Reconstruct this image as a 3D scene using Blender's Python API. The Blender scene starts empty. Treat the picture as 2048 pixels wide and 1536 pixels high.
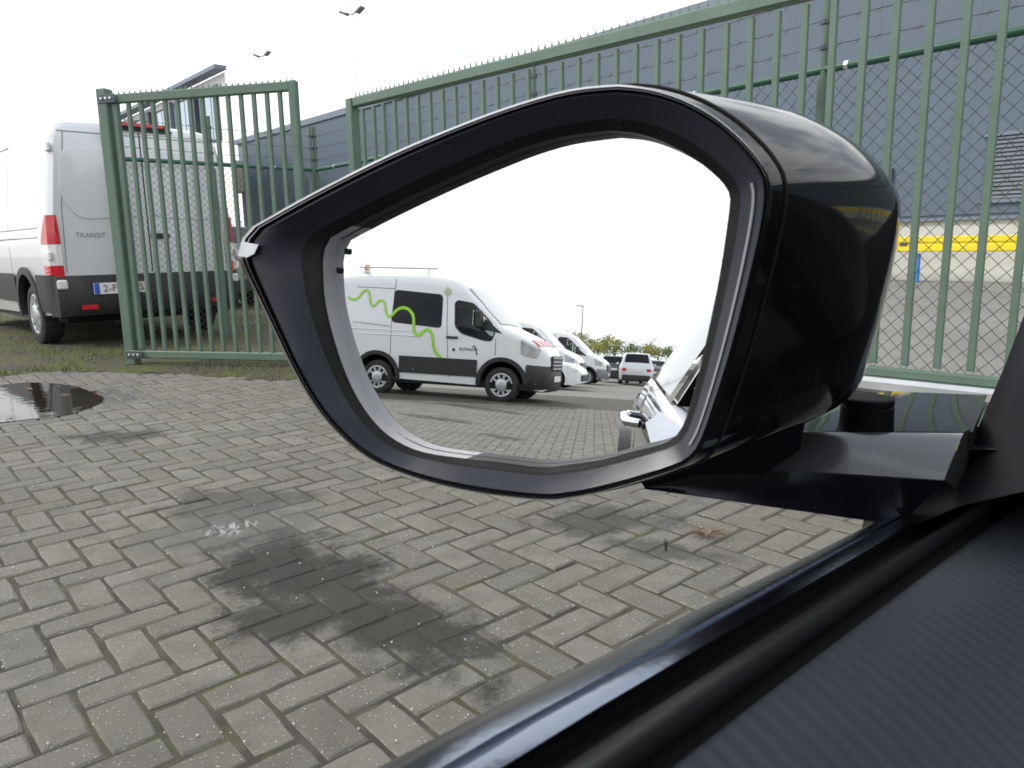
import bpy, bmesh, math, random
import numpy as np
from mathutils import Vector, Matrix, noise as mnoise
random.seed(7); rng = np.random.default_rng(7)
scene = bpy.context.scene
C = scene.collection
rad = math.radians

# ------------------------------------------------------------------ camera
FPX = 1500.0; H = 1.02
PITCH = math.atan(276/FPX); ROLL = rad(-1.0)
_r = np.array([1, 0, 0.]); _f = np.array([0, math.cos(PITCH), -math.sin(PITCH)]); _u = np.array([0, math.sin(PITCH), math.cos(PITCH)])
CR = math.cos(ROLL)*_r + math.sin(ROLL)*_u; CU = -math.sin(ROLL)*_r + math.cos(ROLL)*_u; CF = _f
EYE = np.array([0, 0, H])
cam_d = bpy.data.cameras.new('camera'); cam = bpy.data.objects.new('camera', cam_d); C.objects.link(cam)
cam_d.sensor_width = 36; cam_d.lens = FPX/2048*36; cam_d.clip_start = 0.01; cam_d.clip_end = 3000
m = Matrix.Identity(4)
for i in range(3):
    m[i][0] = CR[i]; m[i][1] = CU[i]; m[i][2] = -CF[i]; m[i][3] = EYE[i]
cam.matrix_world = m
cam_d.dof.use_dof = True; cam_d.dof.focus_distance = 0.95; cam_d.dof.aperture_fstop = 24
scene.camera = cam

# ------------------------------------------------------------------ sky, sun, exposure
SUN_AZ, SUN_EL = 262, 40            # clockwise from +Y
world = bpy.data.worlds.new('World'); scene.world = world; world.use_nodes = True
nt = world.node_tree; nt.nodes.clear()
out = nt.nodes.new('ShaderNodeOutputWorld'); bg = nt.nodes.new('ShaderNodeBackground'); bg.inputs[1].default_value = 0.1
sky = nt.nodes.new('ShaderNodeTexSky'); sky.sky_type = 'NISHITA'; sky.sun_disc = False
sky.sun_elevation = rad(SUN_EL); sky.sun_rotation = rad(SUN_AZ); sky.dust_density = 2.0; sky.ozone_density = 1.5
tc = nt.nodes.new('ShaderNodeTexCoord'); mp = nt.nodes.new('ShaderNodeMapping'); mp.inputs['Scale'].default_value = (1, 1, 2.6)
mp.inputs['Location'].default_value = (0.35, 0.10, 0.0)
nz = nt.nodes.new('ShaderNodeTexNoise'); nz.inputs['Scale'].default_value = 2.3; nz.inputs['Detail'].default_value = 7; nz.inputs['Roughness'].default_value = .58
rp = nt.nodes.new('ShaderNodeValToRGB'); rp.color_ramp.elements[0].position = .36; rp.color_ramp.elements[1].position = .45
rp.color_ramp.elements[0].color = (.42, .42, .42, 1)
cl = nt.nodes.new('ShaderNodeMixRGB'); cl.inputs[2].default_value = (11.6, 11.9, 12.2, 1)
nt.links.new(tc.outputs['Generated'], mp.inputs[0]); nt.links.new(mp.outputs[0], nz.inputs[0]); 
sx = nt.nodes.new('ShaderNodeSeparateXYZ'); nt.links.new(tc.outputs['Generated'], sx.inputs[0])
el = nt.nodes.new('ShaderNodeMapRange'); el.inputs['From Min'].default_value = .16; el.inputs['From Max'].default_value = 1.0; el.inputs['To Max'].default_value = .16; nt.links.new(sx.outputs['Z'], el.inputs[0])
sb_ = nt.nodes.new('ShaderNodeMath'); sb_.operation = 'SUBTRACT'; nt.links.new(nz.outputs[0], sb_.inputs[0]); nt.links.new(el.outputs[0], sb_.inputs[1]); nt.links.new(sb_.outputs[0], rp.inputs[0])
nt.links.new(rp.outputs[0], cl.inputs[0]); nt.links.new(sky.outputs[0], cl.inputs[1]); nt.links.new(cl.outputs[0], bg.inputs[0]); nt.links.new(bg.outputs[0], out.inputs[0])
sd = bpy.data.lights.new('sun', 'SUN'); sd.energy = 1.5; sd.angle = rad(9); sd.color = (1, .96, .9)
so = bpy.data.objects.new('sun', sd); C.objects.link(so)
sdir = Vector((math.sin(rad(SUN_AZ))*math.cos(rad(SUN_EL)), math.cos(rad(SUN_AZ))*math.cos(rad(SUN_EL)), math.sin(rad(SUN_EL))))
so.rotation_euler = (-sdir).to_track_quat('-Z', 'Y').to_euler(); so.location = sdir*30
scene.view_settings.view_transform = 'Standard'; scene.view_settings.look = 'None'
scene.view_settings.exposure = 0.36; scene.view_settings.gamma = 1.0; scene.view_settings.use_curve_mapping = False
scene.render.engine = 'CYCLES'
scene.cycles.max_bounces = 8; scene.cycles.glossy_bounces = 6; scene.cycles.transparent_max_bounces = 12
scene.cycles.sample_clamp_indirect = 8; scene.cycles.use_denoising = True

# ------------------------------------------------------------------ pixel helpers (photo pixels -> points in the place)
def ray(x, y): return (x-1024)/FPX*CR - (y-768)/FPX*CU + CF
def atz(x, y, z):
    d = ray(x, y); return EYE + d*((z-H)/d[2])
def onplane(x, y, p0, n):
    d = ray(x, y); return EYE + d*(np.dot(np.asarray(p0)-EYE, n)/np.dot(d, n))
def azv(a): return np.array([math.sin(rad(a)), math.cos(rad(a)), 0.])
CAR_AZ = 46.0
CF3 = azv(CAR_AZ); CL3 = np.array([-CF3[1], CF3[0], 0.])          # the near car's forward and left
def car(s, l, z): return CF3*s + CL3*l + np.array([0, 0, z])
# wing mirror plane: it shows the car's rear direction at photo pixel (1255, 716)
MD = 0.38
_d = ray(1255, 716); _d = _d/np.linalg.norm(_d); MN = azv(CAR_AZ+180) - _d; MN = MN/np.linalg.norm(MN)
MP = EYE + ray(1080, 600)*MD
VIRT = EYE - 2*np.dot(EYE-MP, MN)*MN
def mray(x, y):
    d = ray(x, y); return d - 2*np.dot(d, MN)*MN
def m_onplane(x, y, p0, n):
    d = mray(x, y); return VIRT + d*(np.dot(np.asarray(p0)-VIRT, n)/np.dot(d, n))
def terrain(x, y):
    s = x*CF3[0] + y*CF3[1]
    return -0.0167*max(0., -s-14.5) if s > -70 else -0.0167*55.5
def m_ground(x, y, dz=0.):
    d = mray(x, y); p = VIRT
    for t in np.linspace(2, 120, 2400):
        q = VIRT + d/np.linalg.norm(d)*t
        if q[2] <= terrain(q[0], q[1]) + dz: return q
    return q
def mproj(P):
    v = np.asarray(P)-VIRT; v = v-2*np.dot(v, MN)*MN
    return 1024+FPX*np.dot(v, CR)/np.dot(v, CF), 768-FPX*np.dot(v, CU)/np.dot(v, CF)
def proj(P):
    v = np.asarray(P)-EYE; return 1024+FPX*np.dot(v, CR)/np.dot(v, CF), 768-FPX*np.dot(v, CU)/np.dot(v, CF)

# ------------------------------------------------------------------ materials
def N(t, k, **kw):
    n = t.nodes.new(k)
    for a, b in kw.items(): setattr(n, a, b)
    return n
def mat(name, col, rough=.5, metal=0., coat=0., var=0., vscale=3., bump=0., bscale=60., spec=.5, dirt=0., dirtcol=(.12, .1, .07), dust=0.):
    M = bpy.data.materials.new(name); M.use_nodes = True; t = M.node_tree; b = t.nodes['Principled BSDF']
    b.inputs['Base Color'].default_value = (*col, 1); b.inputs['Roughness'].default_value = rough; b.inputs['Metallic'].default_value = metal
    b.inputs['Coat Weight'].default_value = coat; b.inputs['Coat Roughness'].default_value = .03; b.inputs['Specular IOR Level'].default_value = spec
    tcn = N(t, 'ShaderNodeTexCoord')
    if var > 0 or dirt > 0:
        n1 = N(t, 'ShaderNodeTexNoise'); n1.inputs['Scale'].default_value = vscale; n1.inputs['Detail'].default_value = 6
        t.links.new(tcn.outputs['Object'], n1.inputs[0])
        hs = N(t, 'ShaderNodeMapRange'); hs.inputs['From Min'].default_value = .25; hs.inputs['From Max'].default_value = .75
        hs.inputs['To Min'].default_value = 1-var; hs.inputs['To Max'].default_value = 1+var
        t.links.new(n1.outputs[0], hs.inputs[0])
        mx = N(t, 'ShaderNodeVectorMath', operation='SCALE'); mx.inputs[0].default_value = col
        t.links.new(hs.outputs[0], mx.inputs['Scale']); last = mx.outputs[0]
        if dirt > 0:
            n2 = N(t, 'ShaderNodeTexNoise'); n2.inputs['Scale'].default_value = vscale*2.7; n2.inputs['Detail'].default_value = 8
            t.links.new(tcn.outputs['Object'], n2.inputs[0])
            r2 = N(t, 'ShaderNodeMapRange'); r2.inputs['From Min'].default_value = .48; r2.inputs['From Max'].default_value = .75; r2.inputs['To Max'].default_value = dirt
            t.links.new(n2.outputs[0], r2.inputs[0])
            m2 = N(t, 'ShaderNodeMixRGB'); m2.inputs[2].default_value = (*dirtcol, 1)
            t.links.new(r2.outputs[0], m2.inputs[0]); t.links.new(last, m2.inputs[1]); last = m2.outputs[0]
        t.links.new(last, b.inputs['Base Color'])
        rr = N(t, 'ShaderNodeMapRange'); rr.inputs['To Min'].default_value = max(0, rough-.06-.1*dirt); rr.inputs['To Max'].default_value = min(1, rough+.06+.15*dirt)
        t.links.new(n1.outputs[0], rr.inputs[0]); t.links.new(rr.outputs[0], b.inputs['Roughness'])
    if dust > 0:
        vo = N(t, 'ShaderNodeTexVoronoi'); vo.inputs['Scale'].default_value = 520; t.links.new(tcn.outputs['Object'], vo.inputs[0])
        nm = N(t, 'ShaderNodeTexNoise'); nm.inputs['Scale'].default_value = 55; nm.inputs['Detail'].default_value = 5; t.links.new(tcn.outputs['Object'], nm.inputs[0])
        lt = N(t, 'ShaderNodeMath', operation='LESS_THAN'); lt.inputs[1].default_value = .16; t.links.new(vo.outputs['Distance'], lt.inputs[0])
        rg = N(t, 'ShaderNodeMapRange'); rg.inputs['From Min'].default_value = .5; rg.inputs['From Max'].default_value = .68; rg.inputs['To Max'].default_value = dust; t.links.new(nm.outputs[0], rg.inputs[0])
        ml = N(t, 'ShaderNodeMath', operation='MULTIPLY'); t.links.new(lt.outputs[0], ml.inputs[0]); t.links.new(rg.outputs[0], ml.inputs[1])
        hz = N(t, 'ShaderNodeMath', operation='MULTIPLY_ADD'); hz.inputs[1].default_value = .06*dust; t.links.new(nm.outputs[0], hz.inputs[0]); t.links.new(ml.outputs[0], hz.inputs[2])
        mxd = N(t, 'ShaderNodeMixRGB'); mxd.inputs[2].default_value = (.30, .29, .27, 1); t.links.new(hz.outputs[0], mxd.inputs[0])
        if b.inputs['Base Color'].links: t.links.new(b.inputs['Base Color'].links[0].from_socket, mxd.inputs[1])
        else: mxd.inputs[1].default_value = (*col, 1)
        t.links.new(mxd.outputs[0], b.inputs['Base Color'])
    if bump > 0:
        n3 = N(t, 'ShaderNodeTexNoise'); n3.inputs['Scale'].default_value = bscale; n3.inputs['Detail'].default_value = 5
        t.links.new(tcn.outputs['Object'], n3.inputs[0])
        bp = N(t, 'ShaderNodeBump'); bp.inputs['Strength'].default_value = bump; bp.inputs['Distance'].default_value = .01
        t.links.new(n3.outputs[0], bp.inputs['Height']); t.links.new(bp.outputs[0], b.inputs['Normal'])
    return M
def glassmat(name, tint, base=.06, rough=.02):
    M = bpy.data.materials.new(name); M.use_nodes = True; t = M.node_tree; t.nodes.clear()
    o = N(t, 'ShaderNodeOutputMaterial'); mx = N(t, 'ShaderNodeMixShader'); tr = N(t, 'ShaderNodeBsdfTransparent'); gl = N(t, 'ShaderNodeBsdfGlossy')
    fr = N(t, 'ShaderNodeFresnel'); fr.inputs[0].default_value = 1.5
    tr.inputs[0].default_value = (*tint, 1); gl.inputs['Roughness'].default_value = rough
    t.links.new(fr.outputs[0], mx.inputs[0]); t.links.new(tr.outputs[0], mx.inputs[1]); t.links.new(gl.outputs[0], mx.inputs[2]); t.links.new(mx.outputs[0], o.inputs[0])
    return M
M = {}
M['gloss_black'] = mat('gloss_black', (.003, .003, .004), .06, var=.1, spec=.36, dust=.25)
M['body_black'] = mat('body_black', (.02, .022, .03), .12, coat=1.0, var=.05)
M['satin_black'] = mat('satin_black', (.0045, .005, .0065), .45, var=.1, vscale=12, bump=.05, bscale=900, spec=.2, dust=.3)
M['strip_lit'] = mat('strip_lit', (.16, .165, .18), .3, coat=.3, var=.2, vscale=30)  # light caught in the rim groove, put into the colour
M['frame_black'] = mat('frame_black', (.004, .0045, .007), .55, spec=.12)
M['rim_black'] = mat('rim_black', (.006, .007, .012), .20, coat=.3, var=.1, vscale=15, spec=.5, dust=.3)
M['bezel'] = mat('bezel', (.018, .0205, .032), .40, var=.12, vscale=15, bump=.04, bscale=1400, spec=.3, dust=.3)
M['recess_skylit'] = mat('recess_skylit', (.42, .42, .44), .45, var=.12, vscale=20, dirt=.25, dirtcol=(.16, .15, .13), bump=.1, bscale=700)  # pale grey: sky light on the wall put into the colour
M['lens'] = mat('lens', (.62, .65, .68), .12, coat=.8, var=.2, vscale=60)
M['blue_grey'] = mat('blue_grey', (.16, .24, .42), .2, coat=.6)
M['plate_grey'] = mat('plate_grey', (.09, .095, .105), .3, coat=.3)
M['foot_sky_sheen'] = mat('foot_sky_sheen', (.050, .053, .058), .22, coat=.8, var=.08, vscale=40)  # black foot greyed on top: part of the sky reflection is painted in
M['rubber'] = mat('rubber', (.010, .010, .012), .40, var=.1, vscale=25, bump=.03, bscale=900, dust=.3)
M['moulding'] = mat('moulding', (.27, .30, .37), .22, metal=1.0, var=.06, vscale=10, bump=.03, bscale=300)
M['tyre'] = mat('tyre', (.022, .022, .023), .75, var=.2, vscale=8, dirt=.4, dirtcol=(.1, .09, .075))
M['white'] = mat('white_paint', (.84, .85, .86), .22, coat=.6)
M['silver'] = mat('silver_paint', (.70, .72, .75), .28, metal=.2, coat=.8)
M['grey_car'] = mat('grey_paint', (.32, .33, .34), .25, metal=.4, coat=.7)
M['dark_car'] = mat('dark_paint', (.03, .035, .05), .2, coat=.8)
M['plastic'] = mat('dark_plastic', (.026, .027, .030), .5, var=.15, vscale=6, dirt=.15)
M['grey_plastic'] = mat('grey_plastic', (.22, .23, .245), .45, var=.1)
M['hub'] = mat('wheel_silver', (.55, .56, .58), .3, metal=.5, var=.1, vscale=20)
M['hole'] = mat('black_void', (.005, .005, .005), .9)
M['red'] = mat('red_lens', (.55, .012, .02), .12, coat=.8)
M['clear'] = mat('clear_lens', (.75, .74, .74), .1, coat=.8)
M['lamp_lens'] = mat('lamp_lens', (.42, .44, .47), .08, coat=.8, var=.25, vscale=9)
M['amber'] = mat('amber_lens', (.85, .28, .02), .15, coat=.6)
M['pinkred'] = mat('red_tape', (.62, .05, .09), .4)
M['win_dark'] = mat('dark_window', (.006, .007, .011), .04, spec=.3)
M['windscreen'] = mat('windscreen', (.05, .075, .10), .03, coat=1, spec=.7)
M['glass'] = glassmat('clear_glass', (.62, .70, .68))
M['interior'] = mat('van_interior', (.03, .032, .036), .8)
M['green_line'] = mat('green_sticker', (.36, .72, .04), .4)
M['pale_dot'] = mat('pale_sticker', (.52, .56, .36), .5)
M['ink'] = mat('black_ink', (.02, .02, .02), .5)
M['ink_grey'] = mat('grey_ink', (.25, .25, .26), .5)
M['plate_white'] = mat('plate_white', (.8, .8, .8), .4)
M['plate_blue'] = mat('plate_blue', (.03, .12, .6), .4)
M['plate_ink'] = mat('plate_red_ink', (.30, .05, .07), .5)
M['chrome'] = mat('chrome', (.75, .78, .82), .08, metal=1.0)
M['gate'] = mat('gate_green', (.106, .166, .125), .42, var=.12, vscale=5, dirt=.35, dirtcol=(.10, .115, .07))
M['gate_dark'] = mat('fence_green', (.03, .11, .075), .45, var=.12, vscale=5, dirt=.15)
M['post_green'] = mat('post_green', (.10, .155, .115), .5, var=.12, vscale=5, dirt=.2)
M['wire'] = mat('wire_green', (.06, .085, .075), .5, metal=.2)
M['barb'] = mat('barbed_wire', (.12, .12, .12), .5, metal=.5)
M['steel'] = mat('galvanised', (.62, .64, .66), .32, metal=.7, var=.1, vscale=6, dirt=.1)
M['hinge'] = mat('hinge_steel', (.10, .11, .13), .4, metal=.6)
M['wall_blue'] = mat('cladding_blue', (.104, .138, .182), .55, var=.05, vscale=.4)
M['wall_trim'] = mat('cladding_trim', (.17, .205, .255), .5)
M['wall_dark'] = mat('door_frame', (.06, .075, .10), .5)
M['louver'] = mat('louver_steel', (.13, .15, .175), .5)
M['plinth'] = mat('plinth', (.62, .61, .56), .8, var=.06, vscale=1.5, dirt=.2, dirtcol=(.35, .33, .27))
M['yellow'] = mat('yellow_paint', (.80, .63, .02), .45, var=.05, dirt=.08)
M['blue'] = mat('blue_paint', (.03, .20, .62), .45)
M['redsign'] = mat('red_sign', (.62, .08, .08), .5)
M['white_render'] = mat('white_render', (.92, .92, .91), .8, var=.03)
M['beige'] = mat('beige_board', (.52, .48, .42), .8, var=.06)
M['office_glass'] = mat('office_glass', (.25, .38, .48), .05, coat=1)
M['lamp_grey'] = mat('lamp_grey', (.16, .17, .17), .5)
M['pole_washed_out'] = mat('pole_washed_out', (.93, .93, .93), .5)  # near white: washed-out sky glare on the masts put into the colour
M['bark'] = mat('bark', (.09, .075, .06), .9, var=.25, vscale=10, bump=.4, bscale=30)

def nodemat(name):
    Mt = bpy.data.materials.new(name); Mt.use_nodes = True; t = Mt.node_tree
    return Mt, t, t.nodes['Principled BSDF']
def m_math(t, op, a, b=None, clamp=False):
    n = N(t, 'ShaderNodeMath', operation=op); n.use_clamp = clamp
    for i, v in enumerate((a, b)):
        if v is None: continue
        if isinstance(v, (int, float)): n.inputs[i].default_value = v
        else: t.links.new(v, n.inputs[i])
    return n.outputs[0]
def m_noise(t, vec, scale, detail=5, rough=.55):
    n = N(t, 'ShaderNodeTexNoise'); n.inputs['Scale'].default_value = scale; n.inputs['Detail'].default_value = detail; n.inputs['Roughness'].default_value = rough
    t.links.new(vec, n.inputs[0]); return n.outputs[0]
def m_range(t, v, a, b, c=0., d=1.):
    n = N(t, 'ShaderNodeMapRange'); n.interpolation_type = 'SMOOTHSTEP'
    for k, x in (('From Min', a), ('From Max', b), ('To Min', c), ('To Max', d)): n.inputs[k].default_value = x
    t.links.new(v, n.inputs[0]); return n.outputs[0]
def m_mix(t, fac, a, b):
    n = N(t, 'ShaderNodeMixRGB')
    for i, v in ((0, fac), (1, a), (2, b)):
        if isinstance(v, (int, float)): n.inputs[i].default_value = v
        elif isinstance(v, tuple): n.inputs[i].default_value = (*v, 1)
        else: t.links.new(v, n.inputs[i])
    return n.outputs[0]
def ellipse(t, pos, c, ax, ay, ang, dist):
    """soft ellipse mask on the ground, 1 in the middle, with a noisy edge"""
    mpn = N(t, 'ShaderNodeMapping', vector_type='TEXTURE'); mpn.inputs['Location'].default_value = (c[0], c[1], 0)
    mpn.inputs['Rotation'].default_value = (0, 0, ang); mpn.inputs['Scale'].default_value = (ax, ay, 1e3)
    t.links.new(pos, mpn.inputs[0])
    ln = N(t, 'ShaderNodeVectorMath', operation='LENGTH'); t.links.new(mpn.outputs[0], ln.inputs[0])
    v = m_math(t, 'ADD', ln.outputs['Value'], dist)
    return m_range(t, v, 1.15, .55)
def gpt(x, y): return atz(x, y, 0)[:2]
def ell_px(pa, pb, width):
    a = gpt(*pa); b = gpt(*pb); c = (a+b)/2; d = b-a
    return c, max(np.linalg.norm(d)/2, .05), width, math.atan2(d[1], d[0])
# dirt and damp patches that lie on the paving
STAINS = [ell_px((455, 1080), (715, 1200), .27), ell_px((640, 1160), (985, 1360), .17), ell_px((480, 1215), (700, 1240), .19),
          ell_px((110, 878), (340, 868), .17), ell_px((1060, 1045), (1350, 1040), .17), ell_px((1200, 1080), (1500, 1130), .08),
          ell_px((300, 1010), (640, 990), .17)]
def mell(pa, pb, wd):
    a = m_ground(*pa)[:2]; b = m_ground(*pb)[:2]; c = (a+b)/2; d = b-a; return c, np.linalg.norm(d)/2, wd, math.atan2(d[1], d[0])
STAINS += [ell_px((560, 1120), (930, 1340), .16), mell((795, 826), (960, 850), .22), mell((880, 806), (1080, 834), .26), mell((960, 866), (1050, 884), .16)]
DAMP = [ell_px((300, 1060), (640, 1040), .34), ell_px((-120, 805), (300, 800), .62)]
def stain_nodes(t, pos):
    n = m_noise(t, pos, 5.5, 9, .65); d = m_math(t, 'ADD', m_math(t, 'MULTIPLY', m_math(t, 'SUBTRACT', n, .5), 2.6), m_math(t, 'MULTIPLY', m_math(t, 'SUBTRACT', m_noise(t, pos, 60, 6, .75), .5), .75))
    acc = None
    for i, (c, ax, ay, ang) in enumerate(STAINS):
        e = ellipse(t, pos, c, ax, ay, ang, d); e = m_math(t, 'MULTIPLY', e, (1., .95, .92, .75, .68, .62, .6, .9, .8, .75, .7)[i])
        acc = e if acc is None else m_math(t, 'MAXIMUM', acc, e)
    dm = None
    n2 = m_noise(t, pos, 3.0, 6, .6); d2 = m_math(t, 'MULTIPLY', m_math(t, 'SUBTRACT', n2, .5), 1.6)
    for c, ax, ay, ang in DAMP:
        e = ellipse(t, pos, c, ax, ay, ang, d2); dm = e if dm is None else m_math(t, 'MAXIMUM', dm, e)
    return acc, dm
def paver_material(bed=False):
    Mt, t, b = nodemat('paver_bed' if bed else 'concrete_paver')
    geo = N(t, 'ShaderNodeNewGeometry'); pos = geo.outputs['Position']
    oi = N(t, 'ShaderNodeObjectInfo'); at = N(t, 'ShaderNodeAttribute'); at.attribute_name = 'tone'
    rnd = m_math(t, 'FRACT', m_math(t, 'ADD', oi.outputs['Random'], at.outputs['Fac']))
    big = m_noise(t, pos, .55, 4); mid = m_noise(t, pos, 9, 6, .6); fine = m_noise(t, pos, 420, 3, .7); gr = m_noise(t, pos, 150, 2, .5); warm = m_noise(t, pos, 1.3, 5, .6)
    st, dm = stain_nodes(t, pos)
    if bed:
        col = m_mix(t, m_range(t, mid, .35, .7), (.058, .053, .042), (.12, .108, .086))
        moss = m_math(t, 'MULTIPLY', m_range(t, m_noise(t, pos, 2.2, 6, .65), .50, .66), .75)
        col = m_mix(t, moss, col, (.085, .092, .03))
    else:
        col = m_mix(t, m_range(t, rnd, 0, 1), (.170, .159, .136), (.230, .217, .187))
        col = m_mix(t, m_math(t, 'MULTIPLY', m_range(t, big, .35, .7), .35), col, (.245, .237, .214))
        col = m_mix(t, m_math(t, 'MULTIPLY', m_range(t, mid, .42, .68), .55), col, (.135, .127, .108))
        col = m_mix(t, m_math(t, 'MULTIPLY', m_range(t, fine, .42, .68), .40), col, (.098, .094, .083))
        col = m_mix(t, m_math(t, 'MULTIPLY', m_range(t, gr, .655, .70), .75), col, (.58, .57, .53))
        col = m_mix(t, m_math(t, 'MULTIPLY', m_range(t, warm, .45, .7), .35), col, (.20, .175, .135))
        ms = m_math(t, 'MULTIPLY', m_range(t, m_noise(t, pos, 3.1, 8, .7), .57, .74), .5)
        col = m_mix(t, ms, col, (.16, .17, .075))
    col = m_mix(t, st, col, m_mix(t, m_range(t, fine, .4, .7), (.034, .031, .027), (.085, .078, .068)))
    col = m_mix(t, m_math(t, 'MULTIPLY', dm, .5), col, (.085, .085, .083))
    t.links.new(col, b.inputs['Base Color'])
    t.links.new(m_math(t, 'SUBTRACT', m_range(t, mid, .2, .8, .78, .92), m_math(t, 'MULTIPLY', dm, .5)), b.inputs['Roughness'])
    bp = N(t, 'ShaderNodeBump'); bp.inputs['Strength'].default_value = .75; bp.inputs['Distance'].default_value = .0045
    t.links.new(m_math(t, 'ADD', m_math(t, 'MULTIPLY', fine, .8), mid), bp.inputs['Height']); t.links.new(bp.outputs[0], b.inputs['Normal'])
    b.inputs['Specular IOR Level'].default_value = .35
    # film of standing water over the small hollow and round the big puddle
    wn = m_math(t, 'ADD', m_math(t, 'MULTIPLY', m_math(t, 'SUBTRACT', m_noise(t, pos, 16, 6, .6), .5), 2.4), m_math(t, 'MULTIPLY', m_math(t, 'SUBTRACT', m_noise(t, pos, 55, 4, .6), .5), 1.3))
    c_, ax_, ay_, an_ = ell_px((405, 1064), (515, 1046), .075); wet = ellipse(t, pos, c_, ax_, ay_, an_, wn)
    c_, ax_, ay_, an_ = ell_px((-60, 806), (215, 800), .36); wet = m_math(t, 'MAXIMUM', wet, ellipse(t, pos, c_, ax_, ay_, an_, wn))
    t.links.new(wet, b.inputs['Coat Weight']); b.inputs['Coat Roughness'].default_value = .03; b.inputs['Coat IOR'].default_value = 1.9
    return Mt
M['paver'] = paver_material(); M['bed'] = paver_material(True)
def ground_material():
    Mt, t, b = nodemat('yard_ground'); geo = N(t, 'ShaderNodeNewGeometry'); pos = geo.outputs['Position']
    a = m_noise(t, pos, .35, 6); c = m_noise(t, pos, 3.5, 7, .65); e = m_noise(t, pos, 90, 4, .7)
    col = m_mix(t, m_range(t, a, .3, .7), (.185, .176, .152), (.232, .222, .194))
    col = m_mix(t, m_math(t, 'MULTIPLY', m_range(t, c, .5, .75), .5), col, (.13, .125, .11))
    br = N(t, 'ShaderNodeTexBrick'); br.inputs['Scale'].default_value = 1.0; br.inputs['Brick Width'].default_value = .216; br.inputs['Row Height'].default_value = .108
    br.inputs['Mortar Size'].default_value = .006; br.inputs['Color1'].default_value = (.0, .0, .0, 1); br.inputs['Color2'].default_value = (.35, .35, .35, 1); br.inputs['Mortar'].default_value = (1, 1, 1, 1)
    mpn = N(t, 'ShaderNodeMapping'); mpn.inputs['Rotation'].default_value = (0, 0, rad(45)); t.links.new(pos, mpn.inputs[0]); t.links.new(mpn.outputs[0], br.inputs[0])
    col = m_mix(t, m_math(t, 'MULTIPLY', br.outputs['Color'], .55), col, (.10, .095, .08))
    col = m_mix(t, m_math(t, 'MULTIPLY', m_range(t, e, .4, .7), .3), col, (.14, .135, .12))
    t.links.new(col, b.inputs['Base Color']); b.inputs['Roughness'].default_value = .85
    return Mt
M['ground'] = ground_material()
def verge_material():
    Mt, t, b = nodemat('mossy_verge'); geo = N(t, 'ShaderNodeNewGeometry'); pos = geo.outputs['Position']
    a = m_noise(t, pos, 1.6, 8, .65); c = m_noise(t, pos, 14, 7, .7); e = m_noise(t, pos, 80, 4, .7)
    col = m_mix(t, m_range(t, c, .35, .68), (.050, .042, .030), (.105, .092, .068))
    col = m_mix(t, m_math(t, 'MULTIPLY', m_range(t, a, .43, .56), .92), col, m_mix(t, m_range(t, c, .35, .65), (.045, .055, .012), (.115, .125, .026)))
    col = m_mix(t, m_math(t, 'MULTIPLY', m_range(t, e, .5, .72), .5), col, (.05, .042, .03))
    t.links.new(col, b.inputs['Base Color']); b.inputs['Roughness'].default_value = .9
    bp = N(t, 'ShaderNodeBump'); bp.inputs['Strength'].default_value = .8; bp.inputs['Distance'].default_value = .02
    t.links.new(c, bp.inputs['Height']); t.links.new(bp.outputs[0], b.inputs['Normal'])
    return Mt
M['verge'] = verge_material()
def slab_material():
    Mt, t, b = nodemat('yard_concrete'); geo = N(t, 'ShaderNodeNewGeometry'); pos = geo.outputs['Position']
    a = m_noise(t, pos, .5, 6); c = m_noise(t, pos, 3, 7, .65)
    col = m_mix(t, m_range(t, a, .3, .7), (.21, .203, .182), (.265, .258, .235))
    col = m_mix(t, m_math(t, 'MULTIPLY', m_range(t, c, .5, .7), .45), col, (.165, .16, .142))
    t.links.new(col, b.inputs['Base Color']); b.inputs['Roughness'].default_value = .85
    return Mt
M['slab'] = slab_material()
def water_material():
    Mt, t, b = nodemat('puddle_water'); geo = N(t, 'ShaderNodeNewGeometry')
    b.inputs['Base Color'].default_value = (.030, .024, .018, 1); b.inputs['Roughness'].default_value = .015; b.inputs['Specular IOR Level'].default_value = 1.0; b.inputs['IOR'].default_value = 1.8
    bp = N(t, 'ShaderNodeBump'); bp.inputs['Strength'].default_value = .12; bp.inputs['Distance'].default_value = .01
    t.links.new(m_noise(t, geo.outputs['Position'], 9, 3), bp.inputs['Height']); t.links.new(bp.outputs[0], b.inputs['Normal'])
    return Mt
M['water'] = water_material()
def mirror_material():
    Mt, t, b = nodemat('mirror_glass'); b.inputs['Base Color'].default_value = (.90, .915, .92, 1); b.inputs['Metallic'].default_value = 1; b.inputs['Roughness'].default_value = .0
    # dust specks on the glass
    tcn = N(t, 'ShaderNodeTexCoord'); v = N(t, 'ShaderNodeTexVoronoi'); v.inputs['Scale'].default_value = 330; t.links.new(tcn.outputs['Object'], v.inputs[0])
    sp = m_math(t, 'LESS_THAN', v.outputs['Distance'], .07); sp2 = m_math(t, 'MULTIPLY', sp, m_range(t, m_noise(t, tcn.outputs['Object'], 40, 3), .5, .6))
    t.links.new(m_math(t, 'SUBTRACT', 1.0, m_math(t, 'MULTIPLY', sp2, .5)), b.inputs['Metallic'])
    return Mt
M['mirror'] = mirror_material()
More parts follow.
